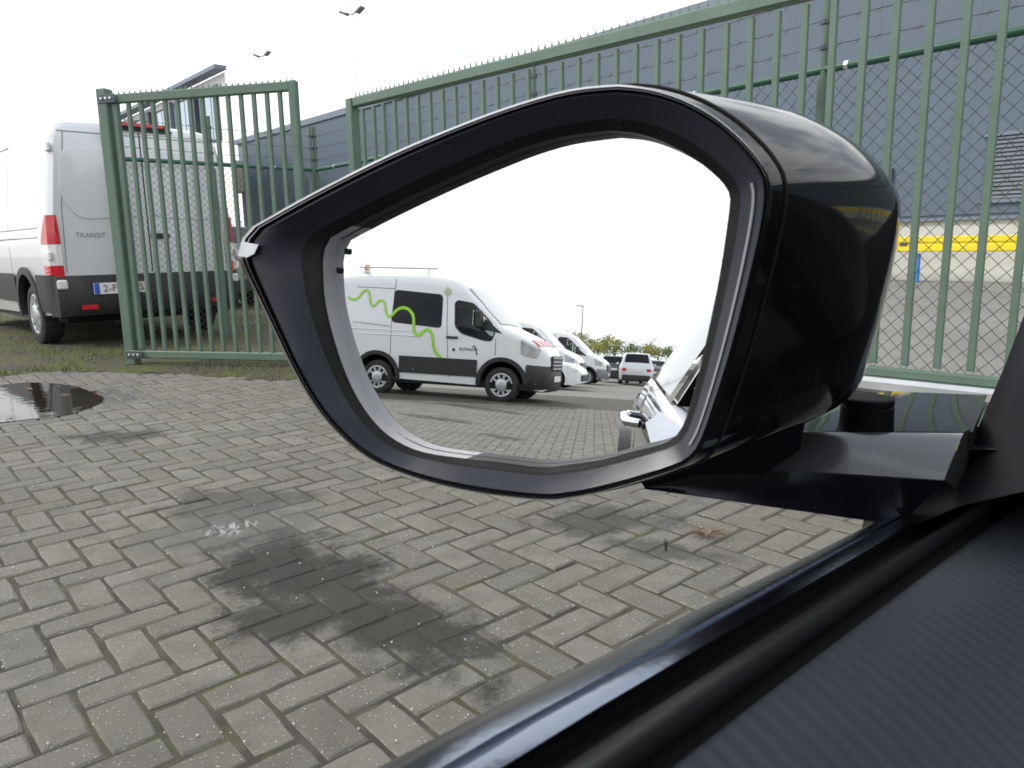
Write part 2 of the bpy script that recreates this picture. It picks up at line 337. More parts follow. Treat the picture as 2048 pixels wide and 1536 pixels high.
def weave_material():
    Mt, t, b = nodemat('weave_trim'); tcn = N(t, 'ShaderNodeTexCoord'); pos = tcn.outputs['Object']
    w1 = N(t, 'ShaderNodeTexWave'); w1.bands_direction = 'X'; w1.inputs['Scale'].default_value = 40; w1.inputs['Distortion'].default_value = 1.2; w1.inputs['Detail'].default_value = 3
    mp1 = N(t, 'ShaderNodeMapping'); mp1.inputs['Rotation'].default_value = (0, 0, rad(14)); t.links.new(pos, mp1.inputs[0]); t.links.new(mp1.outputs[0], w1.inputs[0])
    n = m_noise(t, pos, 900, 3, .7)
    col = m_mix(t, w1.outputs['Fac'], (.018, .022, .031), (.025, .030, .040)); col = m_mix(t, m_math(t, 'MULTIPLY', n, .4), col, (.012, .015, .022))
    t.links.new(col, b.inputs['Base Color']); b.inputs['Roughness'].default_value = .6
    bp = N(t, 'ShaderNodeBump'); bp.inputs['Strength'].default_value = .35; bp.inputs['Distance'].default_value = .001
    t.links.new(m_math(t, 'ADD', w1.outputs['Fac'], n), bp.inputs['Height']); t.links.new(bp.outputs[0], b.inputs['Normal'])
    return Mt
M['weave'] = weave_material()
def leafmat(name, c1, c2):
    Mt, t, b = nodemat(name); oi = N(t, 'ShaderNodeNewGeometry'); n = m_noise(t, oi.outputs['Position'], 2.5, 4)
    t.links.new(m_mix(t, m_range(t, n, .35, .65), c1, c2), b.inputs['Base Color']); b.inputs['Roughness'].default_value = .7
    return Mt
M['leaf_yellow'] = leafmat('leaf_spring', (.30, .31, .06), (.42, .39, .10))
M['leaf_green'] = leafmat('leaf_green', (.10, .14, .04), (.19, .22, .06))
M['twig'] = leafmat('bare_twig', (.16, .135, .115), (.23, .19, .16))
M['grass'] = leafmat('grass_blade', (.07, .10, .02), (.16, .17, .045))
M['deadgrass'] = leafmat('dead_grass', (.15, .095, .065), (.26, .19, .14))

# ------------------------------------------------------------------ mesh helpers
WM = {}
class MB:
    def __init__(s): s.v = []; s.f = []
    def add(s, vs, fs):
        o = len(s.v); s.v += [tuple(map(float, p)) for p in vs]; s.f += [tuple(i+o for i in f) for f in fs]; return s
    def box(s, c, sz, mtx=None, ch=0.):
        x, y, z = [k/2 for k in sz]
        if ch <= 0:
            P = [(a*x, b*y, d*z) for d in (-1, 1) for b in (-1, 1) for a in (-1, 1)]
            F = [(0, 2, 3, 1), (4, 5, 7, 6), (0, 1, 5, 4), (2, 6, 7, 3), (0, 4, 6, 2), (1, 3, 7, 5)]
        else:
            bm = bmesh.new(); bmesh.ops.create_cube(bm, size=1)
            for v in bm.verts: v.co = Vector((v.co.x*sz[0], v.co.y*sz[1], v.co.z*sz[2]))
            bmesh.ops.bevel(bm, geom=bm.edges[:], offset=ch, segments=1, affect='EDGES')
            bm.verts.index_update(); P = [tuple(v.co) for v in bm.verts]; F = [tuple(v.index for v in f.verts) for f in bm.faces]; bm.free()
        R = mtx if mtx is not None else np.eye(3)
        return s.add([np.asarray(c)+R @ np.asarray(p) for p in P], F)
    def tube(s, pts, r, n=6, caps=True):
        pts = [np.asarray(p, float) for p in pts]; rs = r if isinstance(r, (list, tuple)) else [r]*len(pts)
        loops = []
        for i, p in enumerate(pts):
            d = pts[min(i+1, len(pts)-1)] - pts[max(i-1, 0)]; d = d/(np.linalg.norm(d)+1e-9)
            a = np.array([0, 0, 1.]) if abs(d[2]) < .9 else np.array([1., 0, 0])
            e1 = np.cross(d, a); e1 /= np.linalg.norm(e1); e2 = np.cross(d, e1)
            loops.append([p+rs[i]*(math.cos(2*math.pi*k/n)*e1+math.sin(2*math.pi*k/n)*e2) for k in range(n)])
        return s.loft(loops, True, caps, caps)
    def loft(s, loops, closed=True, cap0=False, cap1=False):
        n = len(loops[0]); o = len(s.v)
        for L in loops: s.v += [tuple(map(float, p)) for p in L]
        for i in range(len(loops)-1):
            for j in range(n if closed else n-1):
                k = (j+1) % n; s.f.append((o+i*n+j, o+i*n+k, o+(i+1)*n+k, o+(i+1)*n+j))
        if cap0: s.f.append(tuple(o+j for j in range(n))[::-1])
        if cap1: s.f.append(tuple(o+(len(loops)-1)*n+j for j in range(n)))
        return s
    def lathe(s, prof, n, c, ax, closed=False):
        """prof: (radius, along) pairs, turned about axis ax through c"""
        ax = np.asarray(ax, float); a = np.array([0, 0, 1.]) if abs(ax[2]) < .9 else np.array([1., 0, 0])
        e1 = np.cross(ax, a); e1 /= np.linalg.norm(e1); e2 = np.cross(ax, e1)
        loops = [[np.asarray(c)+ax*h+r*(math.cos(2*math.pi*k/n)*e1+math.sin(2*math.pi*k/n)*e2) for k in range(n)] for r, h in prof]
        return s.loft(loops, True)
    def poly(s, pts): return s.add(pts, [tuple(range(len(pts)))])
    def prism(s, pts, d):
        """closed outline pts pushed along vector d"""
        n = len(pts); q = [np.asarray(p)+np.asarray(d) for p in pts]
        F = [tuple(range(n))[::-1], tuple(range(n, 2*n))]+[(i, (i+1) % n, n+(i+1) % n, n+i) for i in range(n)]
        return s.add(list(pts)+q, F)
    def build(s, name, mt, parent=None, smooth=0., world=False, flip=False, fixn=False):
        me = bpy.data.meshes.new(name)
        V = np.array(s.v, float)
        if world and parent is not None:
            inv = np.array(WM[parent].inverted()); V = V @ inv[:3, :3].T + inv[:3, 3]
        me.from_pydata(V.tolist(), [], [f[::-1] for f in s.f] if flip else s.f)
        if fixn:
            bm = bmesh.new(); bm.from_mesh(me); bmesh.ops.recalc_face_normals(bm, faces=bm.faces[:]); bm.to_mesh(me); bm.free()
        return link(name, me, mt, parent, smooth)
def link(name, me, mt, parent=None, smooth=0.):
    me.materials.clear(); me.materials.append(M[mt] if isinstance(mt, str) else mt)
    if smooth > 0:
        me.polygons.foreach_set('use_smooth', [True]*len(me.polygons)); me.set_sharp_from_angle(angle=rad(smooth))
    o = bpy.data.objects.new(name, me); C.objects.link(o)
    if parent is not None:
        o.parent = parent; WM[o] = WM[parent]
    else: WM[o] = Matrix.Identity(4)
    return o
def tag(o, label=None, cat=None, group=None, kind=None):
    for k, v in (('label', label), ('category', cat), ('group', group), ('kind', kind)):
        if v: o[k] = v
    return o
def thing(name, label, cat, loc=(0, 0, 0), rz=0., group=None):
    o = bpy.data.objects.new(name, None); C.objects.link(o); o.location = [float(k) for k in loc]; o.rotation_euler = (0, 0, rz)
    o.empty_display_size = .2; WM[o] = Matrix.Translation(Vector(loc)) @ Matrix.Rotation(rz, 4, 'Z')
    return tag(o, label, cat, group)
def dup(o, loc, rz, parent=None):
    c = o.copy(); C.objects.link(c)
    if parent is None: c.location = loc; c.rotation_euler = (0, 0, rz)
    else: c.parent = parent
    for ch in o.children: dup(ch, None, None, c)
    return c
def interp(tab, x):
    return float(np.interp(x, [a for a, _ in tab], [b for _, b in tab]))
def text_faces(s, size):
    cu = bpy.data.curves.new('t', 'FONT'); cu.body = s; cu.size = size; cu.align_x = 'LEFT'; cu.resolution_u = 3
    o = bpy.data.objects.new('t', cu); C.objects.link(o)
    dg = bpy.context.evaluated_depsgraph_get(); me = o.evaluated_get(dg).to_mesh()
    V = [tuple(v.co) for v in me.vertices]; F = [tuple(p.vertices) for p in me.polygons]
    o.evaluated_get(dg).to_mesh_clear(); bpy.data.objects.remove(o); bpy.data.curves.remove(cu)
    return V, F

# ================================================================== SETTING
# ---- ground sheet: level around the cars, falling away gently behind them
mb = MB(); ss = [900, 40, -14.5, -40, -70, -900]; ll = [-900, -60, 0, 60, 900]
zz = [-.03, -.03, -.03, -.03-.0167*25.5, -.03-.0167*55.5, -.03-.0167*55.5]
mb.loft([[car(s, l, z) for l in ll] for s, z in zip(ss, zz)], closed=False)
tag(mb.build('ground', 'ground', flip=True), kind='structure')
# ---- edge where the paving stops at the verge (photo pixels on the ground)
EDGE = [gpt(x, y) for x, y in ((-420, 752), (0, 752), (90, 742), (200, 742), (330, 745), (450, 752), (560, 762), (640, 750), (720, 722))]
EDGE = sorted(EDGE, key=lambda p: p[0])
def edge_y(x): return float(np.interp(x, [p[0] for p in EDGE], [p[1] for p in EDGE]))
GA = np.array([-1.39, 7.07, 0]); GB = np.array([2.10, 3.72, 0]); GD = (GB-GA)/np.linalg.norm(GB-GA); GN = np.array([GD[1], -GD[0], 0])   # sliding gate line
if np.dot(GN, -GA) < 0: GN = -GN                                   # GN points to the camera side
def gate_side(p): return np.dot(np.array([p[0], p[1], 0])-GA, GN)

# ---- paving: bedding sheet + herringbone pavers
w = .108; gap = .0095
D1 = gpt(647, 1286.4)-gpt(419.7, 1283.1); D1 /= np.linalg.norm(D1)
rot = lambda v, a: np.array([v[0]*math.cos(a)-v[1]*math.sin(a), v[0]*math.sin(a)+v[1]*math.cos(a)])
PA = rot(D1, rad(45)); PB = rot(D1, rad(-45)); PO = gpt(531.2, 1284.2)
mb = MB(); nx, ny = 40, 44
bed_pts = [car(s, l, -.0042) for s, l in ((9, 14), (9, -9), (-17, -9), (-17, 14))]
mb.poly(bed_pts); pavement = mb.build('pavement', 'bed', flip=False)
tag(pavement, kind='structure')
def paver_mesh(r):
    a, b, c = (w-gap)/2, (2*w-gap)/2, .0055
    out = [(-a, -b), (0, -b), (a, -b), (a, -b/3), (a, b/3), (a, b), (0, b), (-a, b), (-a, b/3), (-a, -b/3)]
    cut_ = [r.uniform(0, .004) if k_ in (0, 2, 5, 7) else r.normal(0, .0011) for k_ in range(10)]
    if r.random() < .3: cut_[r.integers(0, 10)] += r.uniform(.003, .008)          # a chipped edge
    sh_ = [(x*(1-cut_[k_]/a), y*(1-cut_[k_]/b*(1 if abs(y) == b else 0))) for k_, (x, y) in enumerate(out)]
    ins = [(x-math.copysign(c*r.uniform(.7, 1.5), x)*(abs(x) > .01), y-math.copysign(c*r.uniform(.7, 1.5), y)*(abs(y) > b*.5)) for x, y in sh_]
    V = [(x, y, -.012) for x, y in sh_]+[(x, y, -.0045) for x, y in sh_]+[(x, y, r.normal(0, .0004)) for x, y in ins]
    n = 10; F = [tuple(range(20, 30))]+[(n+i_, n+(i_+1) % n, 2*n+(i_+1) % n, 2*n+i_) for i_ in range(n)]+[(i_, (i_+1) % n, n+(i_+1) % n, n+i_) for i_ in range(n)]
    return V, F
PVS = [paver_mesh(rng) for _ in range(8)]; PF = PVS[0][1]
cands = []
for k in range(-190, 190):
    for j in range(-95, 95):
        for typ in (0, 1):
            base = PO + (k*w+2*j*w)*PA + (k*w-2*j*w)*PB
            if typ == 0: c = base + PA*w/2 + PB*w; ang = math.atan2(PB[1], PB[0])-math.pi/2
            else: c = base + PA*2*w + PB*w/2; ang = math.atan2(PA[1], PA[0])-math.pi/2
            if np.linalg.norm(c) > 18: continue
            vis = False
            if c[1] > .2:
                px, py = proj((c[0], c[1], 0))
                if -260 < px < 2300 and py < 1800:
                    e = edge_y(c[0]) + .10*mnoise.noise(Vector((c[0]*4, c[1]*4, 0)))
                    if c[1] < e and gate_side(c) > .12: vis = True
            mv = np.dot(np.array([c[0], c[1], 0])-MP, MN)
            if mv > .4 and not vis:
                mx, my = mproj((c[0], c[1], 0))
                if 600 < mx < 1520 and 700 < my < 980 and np.linalg.norm(c) < 13: vis = True
            if vis: cands.append((np.linalg.norm(c), c, ang))
cands.sort(key=lambda q: q[0])
def shown(c):
    px, py = proj((c[0], c[1], 0))
    if c[1] < .2 or not (-40 < px < 2090 and py < 1560): return False
    return py > 1045 + max(0, 1750-px)*.497 - 0 if False else (py < 1518-.497*(px-800)+40)
near = [q for q in cands if shown(q[1])][:300]; nid = {id(q) for q in near}
pms = []
for V_, F_ in PVS:
    pm = bpy.data.meshes.new('paver'); pm.from_pydata(V_, [], F_); pm.materials.append(M['paver']); pms.append(pm)
for _, c, ang in near:
    o = bpy.data.objects.new('paver', pms[rng.integers(0, 8)]); C.objects.link(o); o.parent = pavement
    o.location = (c[0], c[1], rng.normal(0, .0014)); o.rotation_euler = (rng.normal(0, .007), rng.normal(0, .007), ang+rng.normal(0, .014)+math.pi*rng.integers(0, 2))
rest = [q for q in cands if id(q) not in nid]
VV = []; FF = []; tone = []
for i, (_, c, ang) in enumerate(rest):
    a = ang+rng.normal(0, .010); R = np.array([[math.cos(a), -math.sin(a), 0], [math.sin(a), math.cos(a), 0], [0, 0, 1]])
    tx, ty = rng.normal(0, .005, 2); P = np.array(PVS[rng.integers(0, 8)][0]); P[:, 2] += P[:, 0]*ty + P[:, 1]*tx + rng.normal(0, .001)
    VV.append(P @ R.T + np.array([c[0], c[1], 0])); FF += [tuple(k+30*i for k in f) for f in PF]; tone += [rng.random()]*len(PF)
me = bpy.data.meshes.new('far_pavers'); me.from_pydata(np.concatenate(VV).tolist(), [], FF)
at = me.attributes.new('tone', 'FLOAT', 'FACE'); at.data.foreach_set('value', tone)
tag(link('far_pavers', me, 'paver', pavement), kind='stuff')

# ---- mossy verge beyond the paving, under the open gate leaf and the silver van
def vz(x, y): return .004 + .018*mnoise.noise(Vector((x*1.7, y*1.7, 3))) + .008*mnoise.noise(Vector((x*7, y*7, 1)))
mb = MB(); xs = np.linspace(-16, -.85, 120); loops = []
for x in xs:
    e = edge_y(x); row = []
    for i, t in enumerate(np.linspace(0, 1, 70)):
        y = e - .04 + t**1.5*13 + (.10*mnoise.noise(Vector((x*5, 0, 0))) if i == 0 else 0); row.append((x, y, vz(x, y)*min(1, t*14)-.001*(t < .01)))
    loops.append(row)
mb.loft(loops, closed=False); tag(mb.build('verge', 'verge', smooth=60, flip=True), kind='structure')
# ---- concrete yard between the sliding gate and the warehouse
mb = MB(); q0 = GA-GN*.05; mb.poly([q0-GD*1.2+np.array([0, 0, .002]), q0+GD*14+np.array([0, 0, .002]), q0+GD*14-GN*60+np.array([0, 0, .002]), q0-GD*60-GN*60+np.array([0, 0, .002]), q0-GD*60-GN*7.5+np.array([0, 0, .002]), q0-GD*1.2-GN*7.5+np.array([0, 0, .002])])
tag(mb.build('yard_slab', 'slab', fixn=True), kind='structure')
# ---- puddles
def blob(name, pts, z, mt, k=9., amp=.02):
    P = [atz(x, y, z) for x, y in pts]; n = len(P); Q = []
    for i in range(n):
        p0, p1, p2, p3 = P[i-1], P[i], P[(i+1) % n], P[(i+2) % n]
        for t in np.arange(0, 1, .125):
            q = .5*((2*p1)+(-p0+p2)*t+(2*p0-5*p1+4*p2-p3)*t*t+(-p0+3*p1-3*p2+p3)*t**3)
            q = q+np.array([mnoise.noise(Vector((q[0]*k, q[1]*k, 0))), mnoise.noise(Vector((q[0]*k, q[1]*k, 5))), 0])*amp; q[2] = z; Q.append(q)
    b = MB(); b.poly(Q); return tag(b.build(name, mt, fixn=True), kind='structure')
blob('puddle', [(-120, 770), (-20, 771), (55, 765), (110, 767), (160, 775), (207, 796), (178, 815), (130, 830), (60, 838), (-10, 846), (-120, 850)], .0042, 'water')
# leaves and grit lying about
lm = MB()
def chip(x, y, s, z=.006):
    c = atz(x, y, 0); a = random.random()*6.28; e = np.array([math.cos(a), math.sin(a), 0])*s; g = np.array([-math.sin(a), math.cos(a), 0])*s*.45
    return [c+e+[0, 0, z], c+g+[0, 0, z+s*.25], c-e+[0, 0, z+s*.1], c-g+[0, 0, z]]
for x, y, mt, sz_, lab in ((60, 780, 'deadgrass', .05, 'large curled brown leaf floating at the far rim of the big puddle'), (130, 792, 'deadgrass', .04, 'brown leaf floating in the middle of the big puddle'), (175, 805, 'leaf_yellow', .03, 'yellow leaf near the right end of the big puddle'),
        (150, 776, 'bark', .045, 'dark bark scrap at the far right rim of the big puddle'), (100, 822, 'deadgrass', .025, 'small brown leaf at the near rim of the big puddle'), (190, 783, 'deadgrass', .04, 'brown leaf lying just beyond the right tip of the big puddle'),
        (365, 937, 'deadgrass', .028, 'pale brown leaf lying alone on the paving behind the small puddle'), (775, 1385, 'deadgrass', .008, 'tiny reddish scrap in a joint close to the window sill'), (980, 1156, 'deadgrass', .012, 'reddish leaf scrap in a joint under the mirror'), (170, 1212, 'leaf_yellow', .012, 'small yellow scrap near the left edge of the paving')):
    b = MB(); b.add(chip(x, y, sz_), [(0, 1, 2, 3)]); tag(b.build('fallen_leaf', mt), lab, 'leaf', 'scraps of leaf on the paving')
g = MB()
for i in range(240):
    a = gpt(random.uniform(0, 1500), random.uniform(830, 1500)); s = random.uniform(.0015, .0042); g.box((a[0], a[1], .004), (s, s*random.uniform(.7, 1.3), s))
tag(g.build('grit', 'plinth'), 'pale grit scattered over the paving', 'grit', kind='stuff')
# dry weed growing in a joint, and a small dark sprig in front of it
def tuft(name, px, py, n, h, sp, mt, label, lean=1.):
    c = atz(px, py, 0); b = MB()
    for i in range(n):
        a = random.random()*6.28; l = h*random.uniform(.5, 1); o = c+np.array([math.cos(a), math.sin(a), 0])*random.random()*sp*.3
        t = o+np.array([math.cos(a)*sp*lean, math.sin(a)*sp*lean, 0])*random.uniform(.4, 1)+np.array([0, 0, l]); mid = (o+t)/2+np.array([0, 0, l*.35])
        wd = np.array([-math.sin(a), math.cos(a), 0])*.0022
        b.add([o-wd, o+wd, mid+wd*.8, mid-wd*.8, t], [(0, 1, 2, 3), (3, 2, 4)])
    return tag(b.build(name, mt), label, 'plant')
tuft('dry_weed', 1415, 1068, 60, .014, .10, 'deadgrass', 'reddish dry weed tuft flattened on the paving beside the car door')
tuft('dark_sprig', 1332, 1103, 12, .05, .012, 'bark', 'small dark upright sprig between pavers in front of the dry weed')
# grass on the verge: short blades
g = MB()
for i in range(14000):
    x = random.uniform(-8.5, -.95); e = edge_y(x); y = e + random.random()**1.6*6
    k = mnoise.noise(Vector((x*1.1, y*1.1, 7)))
    if k < .02 + .25*random.random()-.1: continue
    if random.random() < .15 and y < e+.25: pass
    h = random.uniform(.012, .055)*(1+.8*max(0, k)); a = random.random()*6.28; z = vz(x, y)-.004
    d = np.array([math.cos(a), math.sin(a), 0]); q = np.array([-d[1], d[0], 0])*.004; o = np.array([x, y, z])
    t = o+d*h*random.uniform(.2, .9)+np.array([0, 0, h])
    g.add([o-q, o+q, t], [(0, 1, 2)])
tag(g.build('grass', 'grass'), 'short mossy grass on the verge under the gate leaf', 'grass', kind='stuff')

# ================================================================== GATES AND FENCES
def scallop(p0, p1, pitch, h, th, up=np.array([0, 0, 1.])):
    """toothed strip: concave scallops between spikes, along p0->p1"""
    p0 = np.asarray(p0, float); p1 = np.asarray(p1, float); L = np.linalg.norm(p1-p0); d = (p1-p0)/L; n = int(L/pitch); pt = L/n
    side = np.cross(d, up)*th/2; b = MB(); top = []
    for i in range(n):
        for t in (0, .12, .3, .5, .7, .88):
            u = abs(2*t-1); zz = h*(1-math.sqrt(max(0, 1-u*u*.98))) if u < 1 else h
            top.append((i*pt+t*pt, zz))
    top.append((L, h)); V = []; F = []
    for s, z in top:
        for sg in (-1, 1): V += [p0+d*s+side*sg-up*.004, p0+d*s+side*sg+up*z]
    for i in range(len(top)-1):
        a, c = 4*i, 4*i+4
        F += [(a, c, c+1, a+1), (a+2, a+3, c+3, c+2), (a+1, c+1, c+3, a+3)]
    b.add(V, F); return b
def frame3(d):
    d = np.asarray(d, float); d = d/np.linalg.norm(d); s = np.cross([0, 0, 1.], d); return np.column_stack([d, s, [0, 0, 1.]])
# ---- sliding gate (right), leading end at GA, runs past the right of the frame
ZB, ZT = .36, 2.30; GL = 8.2; GE = GA+GD*GL
t = thing('sliding_gate', 'long green barred sliding gate with toothed top rail behind the wing mirror', 'gate', GA)
R3 = frame3(GD); Zv = np.array([0, 0, 1.])
mb = MB(); mb.box(GA+Zv*(ZT/2+.10), (.09, .09, ZT-.12), R3, .008); mb.build('end_post', 'gate', t, world=True)
mb = MB(); mb.box(GA+GD*(GL/2+.05)+Zv*ZT, (GL, .075, .085), R3, .012); mb.build('top_rail', 'gate', t, world=True)
mb = MB(); mb.box(GA+GD*(GL/2+.05)+Zv*(ZB-.02), (GL, .06, .045), R3, .006); mb.build('bottom_rail', 'gate', t, world=True)
mb = MB(); mb.box(GA+GD*(GL/2+.05)+Zv*(ZB-.085)+GN*.02, (GL, .12, .08), R3, .02); mb.build('guide_beam', 'steel', t, world=True)
mb = MB(); mb.box(GA+GD*(GL/2+.05)+Zv*(ZB-.22), (GL, .06, .18), R3); mb.build('beam_skirt', 'post_green', t, world=True)
scallop(GA+GD*.06+Zv*(ZT+.04), GE+Zv*(ZT+.04), .062, .045, .004).build('spike_strip', 'gate', t, world=True)
mb = MB(); mb.box((0, 0, 0), (.034, .028, ZT-ZB-.085), R3, .003); bar_me = None
sp = .152
for i in range(int(GL/sp)):
    p = GA+GD*(.16+i*sp)+Zv*((ZT+ZB)/2-.02)
    if bar_me is None: o = mb.build('bar', 'gate', t); bar_me = o.data
    else: o = link('bar', bar_me, 'gate', t)
    o.location = p-GA+GD*rng.normal(0, .002)+GN*rng.normal(0, .0015); o.rotation_euler = (rng.normal(0, .0012), rng.normal(0, .0012), rng.normal(0, .02))
# ---- open swing leaf (left)
LA = np.array([-3.50, 6.88, 0]); LB = np.array([-1.74, 6.45, 0]); LD = (LB-LA)/np.linalg.norm(LB-LA); LL = np.linalg.norm(LB-LA); R4 = frame3(LD)
ZL0, ZL1 = .10, 2.36
t = thing('gate_leaf', 'open green swing gate leaf standing in front of the silver van', 'gate', LA)
mb = MB(); mb.box(LA+Zv*1.21, (.10, .10, 2.42), R4, .01); mb.build('hinge_post', 'gate', t, world=True)
mb = MB(); mb.box(LA+LD*.105+Zv*((ZL0+ZL1)/2), (.05, .05, ZL1-ZL0-.08), R4, .006); mb.build('hinge_stile', 'gate', t, world=True)
mb = MB(); mb.box(LB+Zv*((ZL0+ZL1)/2), (.075, .06, ZL1-ZL0+.03), R4, .012); mb.build('lock_stile', 'gate', t, world=True)
mb = MB(); mb.box(LA+LD*(LL/2+.02)+Zv*(ZL1-.03), (LL-.09, .056, .075), R4, .008); mb.build('top_rail', 'gate', t, world=True)
mb = MB(); mb.box(LA+LD*(LL/2+.02)+Zv*ZL0, (LL-.09, .056, .07), R4, .008); mb.build('bottom_rail', 'gate', t, world=True)
scallop(LA+LD*.09+Zv*(ZL1+.005), LB+Zv*(ZL1+.005), .055, .035, .004).build('spike_strip', 'gate', t, world=True)
mb = MB(); mb.box((0, 0, 0), (.034, .03, ZL1-ZL0-.10), R4, .003); bm_ = None
for i in range(13):
    p = LA+LD*(.235+i*(LL-.235)/13)+Zv*((ZL0+ZL1)/2-.015)
    if bm_ is None: o = mb.build('bar', 'gate', t); bm_ = o.data
    else: o = link('bar', bm_, 'gate', t)
    o.location = p-LA+LD*rng.normal(0, .002); o.rotation_euler = (rng.normal(0, .0015), rng.normal(0, .0015), rng.normal(0, .02))
for z in (ZL0, ZL1-.03):
    mb = MB(); mb.box(LA+LD*.06+Zv*z-R4[:, 1]*.05, (.17, .012, .075), R4, .004); hp = mb.build('hinge_plate', 'hinge', t, world=True)
    for k in (-.045, 0, .045):
        mb = MB(); mb.lathe([(.0, .014), (.012, .012), (.013, .0)], 8, LA+LD*(.06+k)+Zv*z-R4[:, 1]*.056, -R4[:, 1]); mb.build('bolt', 'steel', hp, world=True, fixn=True)
for i in range(26):      # little ladder of ties beside the hinge post
    z = .75+i*.048
    if i == 0:
        mb = MB(); mb.box((0, 0, 0), (.05, .008, .008), R4); o = mb.build('tie', 'hinge', t); tm = o.data
    else: o = link('tie', tm, 'hinge', t)
    o.location = LD*.07+Zv*z+R4[:, 1]*.04
# ---- chain-link fences
def chain_link(name, label, posts, ztop, mt_post, diam=.085, strands=((.0, .12), (.0, .24), (.0, .36)), z0=.03):
    P = [np.array([p[0], p[1], 0.]) for p in posts]; t = thing(name, label, 'fence', P[0])
    a, b = P[0], P[-1]; L = np.linalg.norm(b-a); d = (b-a)/L
    mb = MB(); mb.tube([a+Zv*ztop, b+Zv*ztop], .024, 10); rl = mb.build('top_rail', 'gate_dark', t, smooth=60, world=True)
    for p in P:
        mb = MB(); mb.tube([p-Zv*.05, p+Zv*(ztop-.05)], .036, 10); po = mb.build('post', mt_post, t, smooth=60, world=True)
        mb = MB(); mb.tube([p+Zv*(ztop-.10), p+Zv*(ztop+.52)], .024, 8); mb.build('post_extension', mt_post, t, smooth=60, world=True)
        for dz in (.12, .26, .40):
            mb = MB(); mb.tube([p+Zv*(ztop+dz-.012), p+Zv*(ztop+dz+.012)], .033, 8); mb.build('wire_clip', 'hinge', t, world=True)
    g = MB(); h = ztop-z0; sp = diam
    k0 = -int(h/sp)-1; k1 = int(L/sp)+1
    for k in range(k0, k1+1):
        for sg in (1, -1):
            # diagonal across the panel height, rising along d at ~45 deg (flattened diamond)
            x0 = k*sp if sg == 1 else k*sp+h*1.0; x1 = x0+sg*h
            za, zb_ = z0, ztop
            pts = [(x0, za), (x1, zb_)]
            (xa, ya), (xb, yb) = pts
            lo, hi = 0., 1.
            dx = xb-xa
            for lim, sgn in ((0., 1), (L, -1)):
                if dx != 0:
                    tt = (lim-xa)/dx
                    if (sgn == 1) == (dx > 0): lo = max(lo, tt)
                    else: hi = min(hi, tt)
            if hi-lo < .01: continue
            q0 = a+d*(xa+dx*lo)+Zv*(ya+(yb-ya)*lo); q1 = a+d*(xa+dx*hi)+Zv*(ya+(yb-ya)*hi)
            g.tube([q0, q1], .0021, 3, caps=False)
    tag(g.build('mesh_panel', 'wire', t, world=True), kind='stuff')
    for dz in (.12, .26, .40):
        g = MB(); n = max(2, int(L/.8)); pts = [a+d*(L*i/n)+Zv*(ztop+dz-.012*math.sin(i*2.1)) for i in range(n+1)]; g.tube(pts, .0026, 4)
        for i in range(int(L/.11)):
            q = a+d*(i*.11+.03)+Zv*(ztop+dz)
            for s1, s2 in ((.016, .014), (-.016, .014)):
                g.tube([q-np.array([0, 0, s2])-d*s1, q+np.array([0, 0, s2])+d*s1], .0016, 3, caps=False)
        g.build('barbed_wire', 'barb', t, world=True)
    for i in range(int(L/1.05)):
        q = a+d*(.5+i*1.05); mb = MB(); mb.tube([q+Zv*ztop-d*.012, q+Zv*ztop+d*.012], .027, 8); mb.build('rail_tie', 'steel', t, world=True)
    return t
CO = np.array([-2.41, 9.75, 0]); CE = np.array([2.46, 3.90, 0]); cd = (CE-CO)/np.linalg.norm(CE-CO)
pa = [CO+cd*s for s in (0., 2.62, 5.30, 8.2, 11.0)]
pB = onplane(1640, 300, CO, np.array([cd[1], -cd[0], 0])); sB = np.dot(pB-CO, cd)
pa = [CO, CO+cd*(sB-2.55), CO+cd*sB, CO+cd*(sB+2.75), CO+cd*(sB+5.5)]
chain_link('chain_link_fence', 'green chain link fence with barbed wire along the warehouse yard, behind the sliding gate', pa, 2.0, 'post_green')
BE = np.array([-4.12, 8.25, 0]); bd = (BE-CO)/np.linalg.norm(BE-CO); B4 = CO+bd*(np.linalg.norm(BE-CO)*.57)
chain_link('chain_link_fence', 'green chain link fence with barbed wire beside the silver van, behind the open gate leaf', [CO+bd*.06, B4, BE], 2.0, 'post_green', diam=.075)

# ================================================================== BUILDINGS BEHIND
VPa = azv(math.degrees(math.atan2(-1324, 1500)))           # wall direction of warehouse and office (vanishes at the left)
W0 = atz(1800, 560, 0); WN = np.array([VPa[1], -VPa[0], 0])
if np.dot(WN, -W0) < 0: WN = -WN
def wall_pt(px, py): return onplane(px, py, W0, WN)
ZR = 7.8
pL = wall_pt(490, 470); sL = np.dot(pL-W0, VPa); sR = -26.
t = thing('warehouse', 'large blue grey metal clad warehouse behind the fence', 'building', W0)
def wp(s, z, o=0.): return W0+VPa*s+WN*o+Zv*z
RW = frame3(VPa)
mb = MB(); mb.prism([wp(sL, 1.45), wp(sR, 1.45), wp(sR, ZR), wp(sL, ZR)], -WN*18); mb.build('core_wall', 'wall_trim', t, world=True, fixn=True)
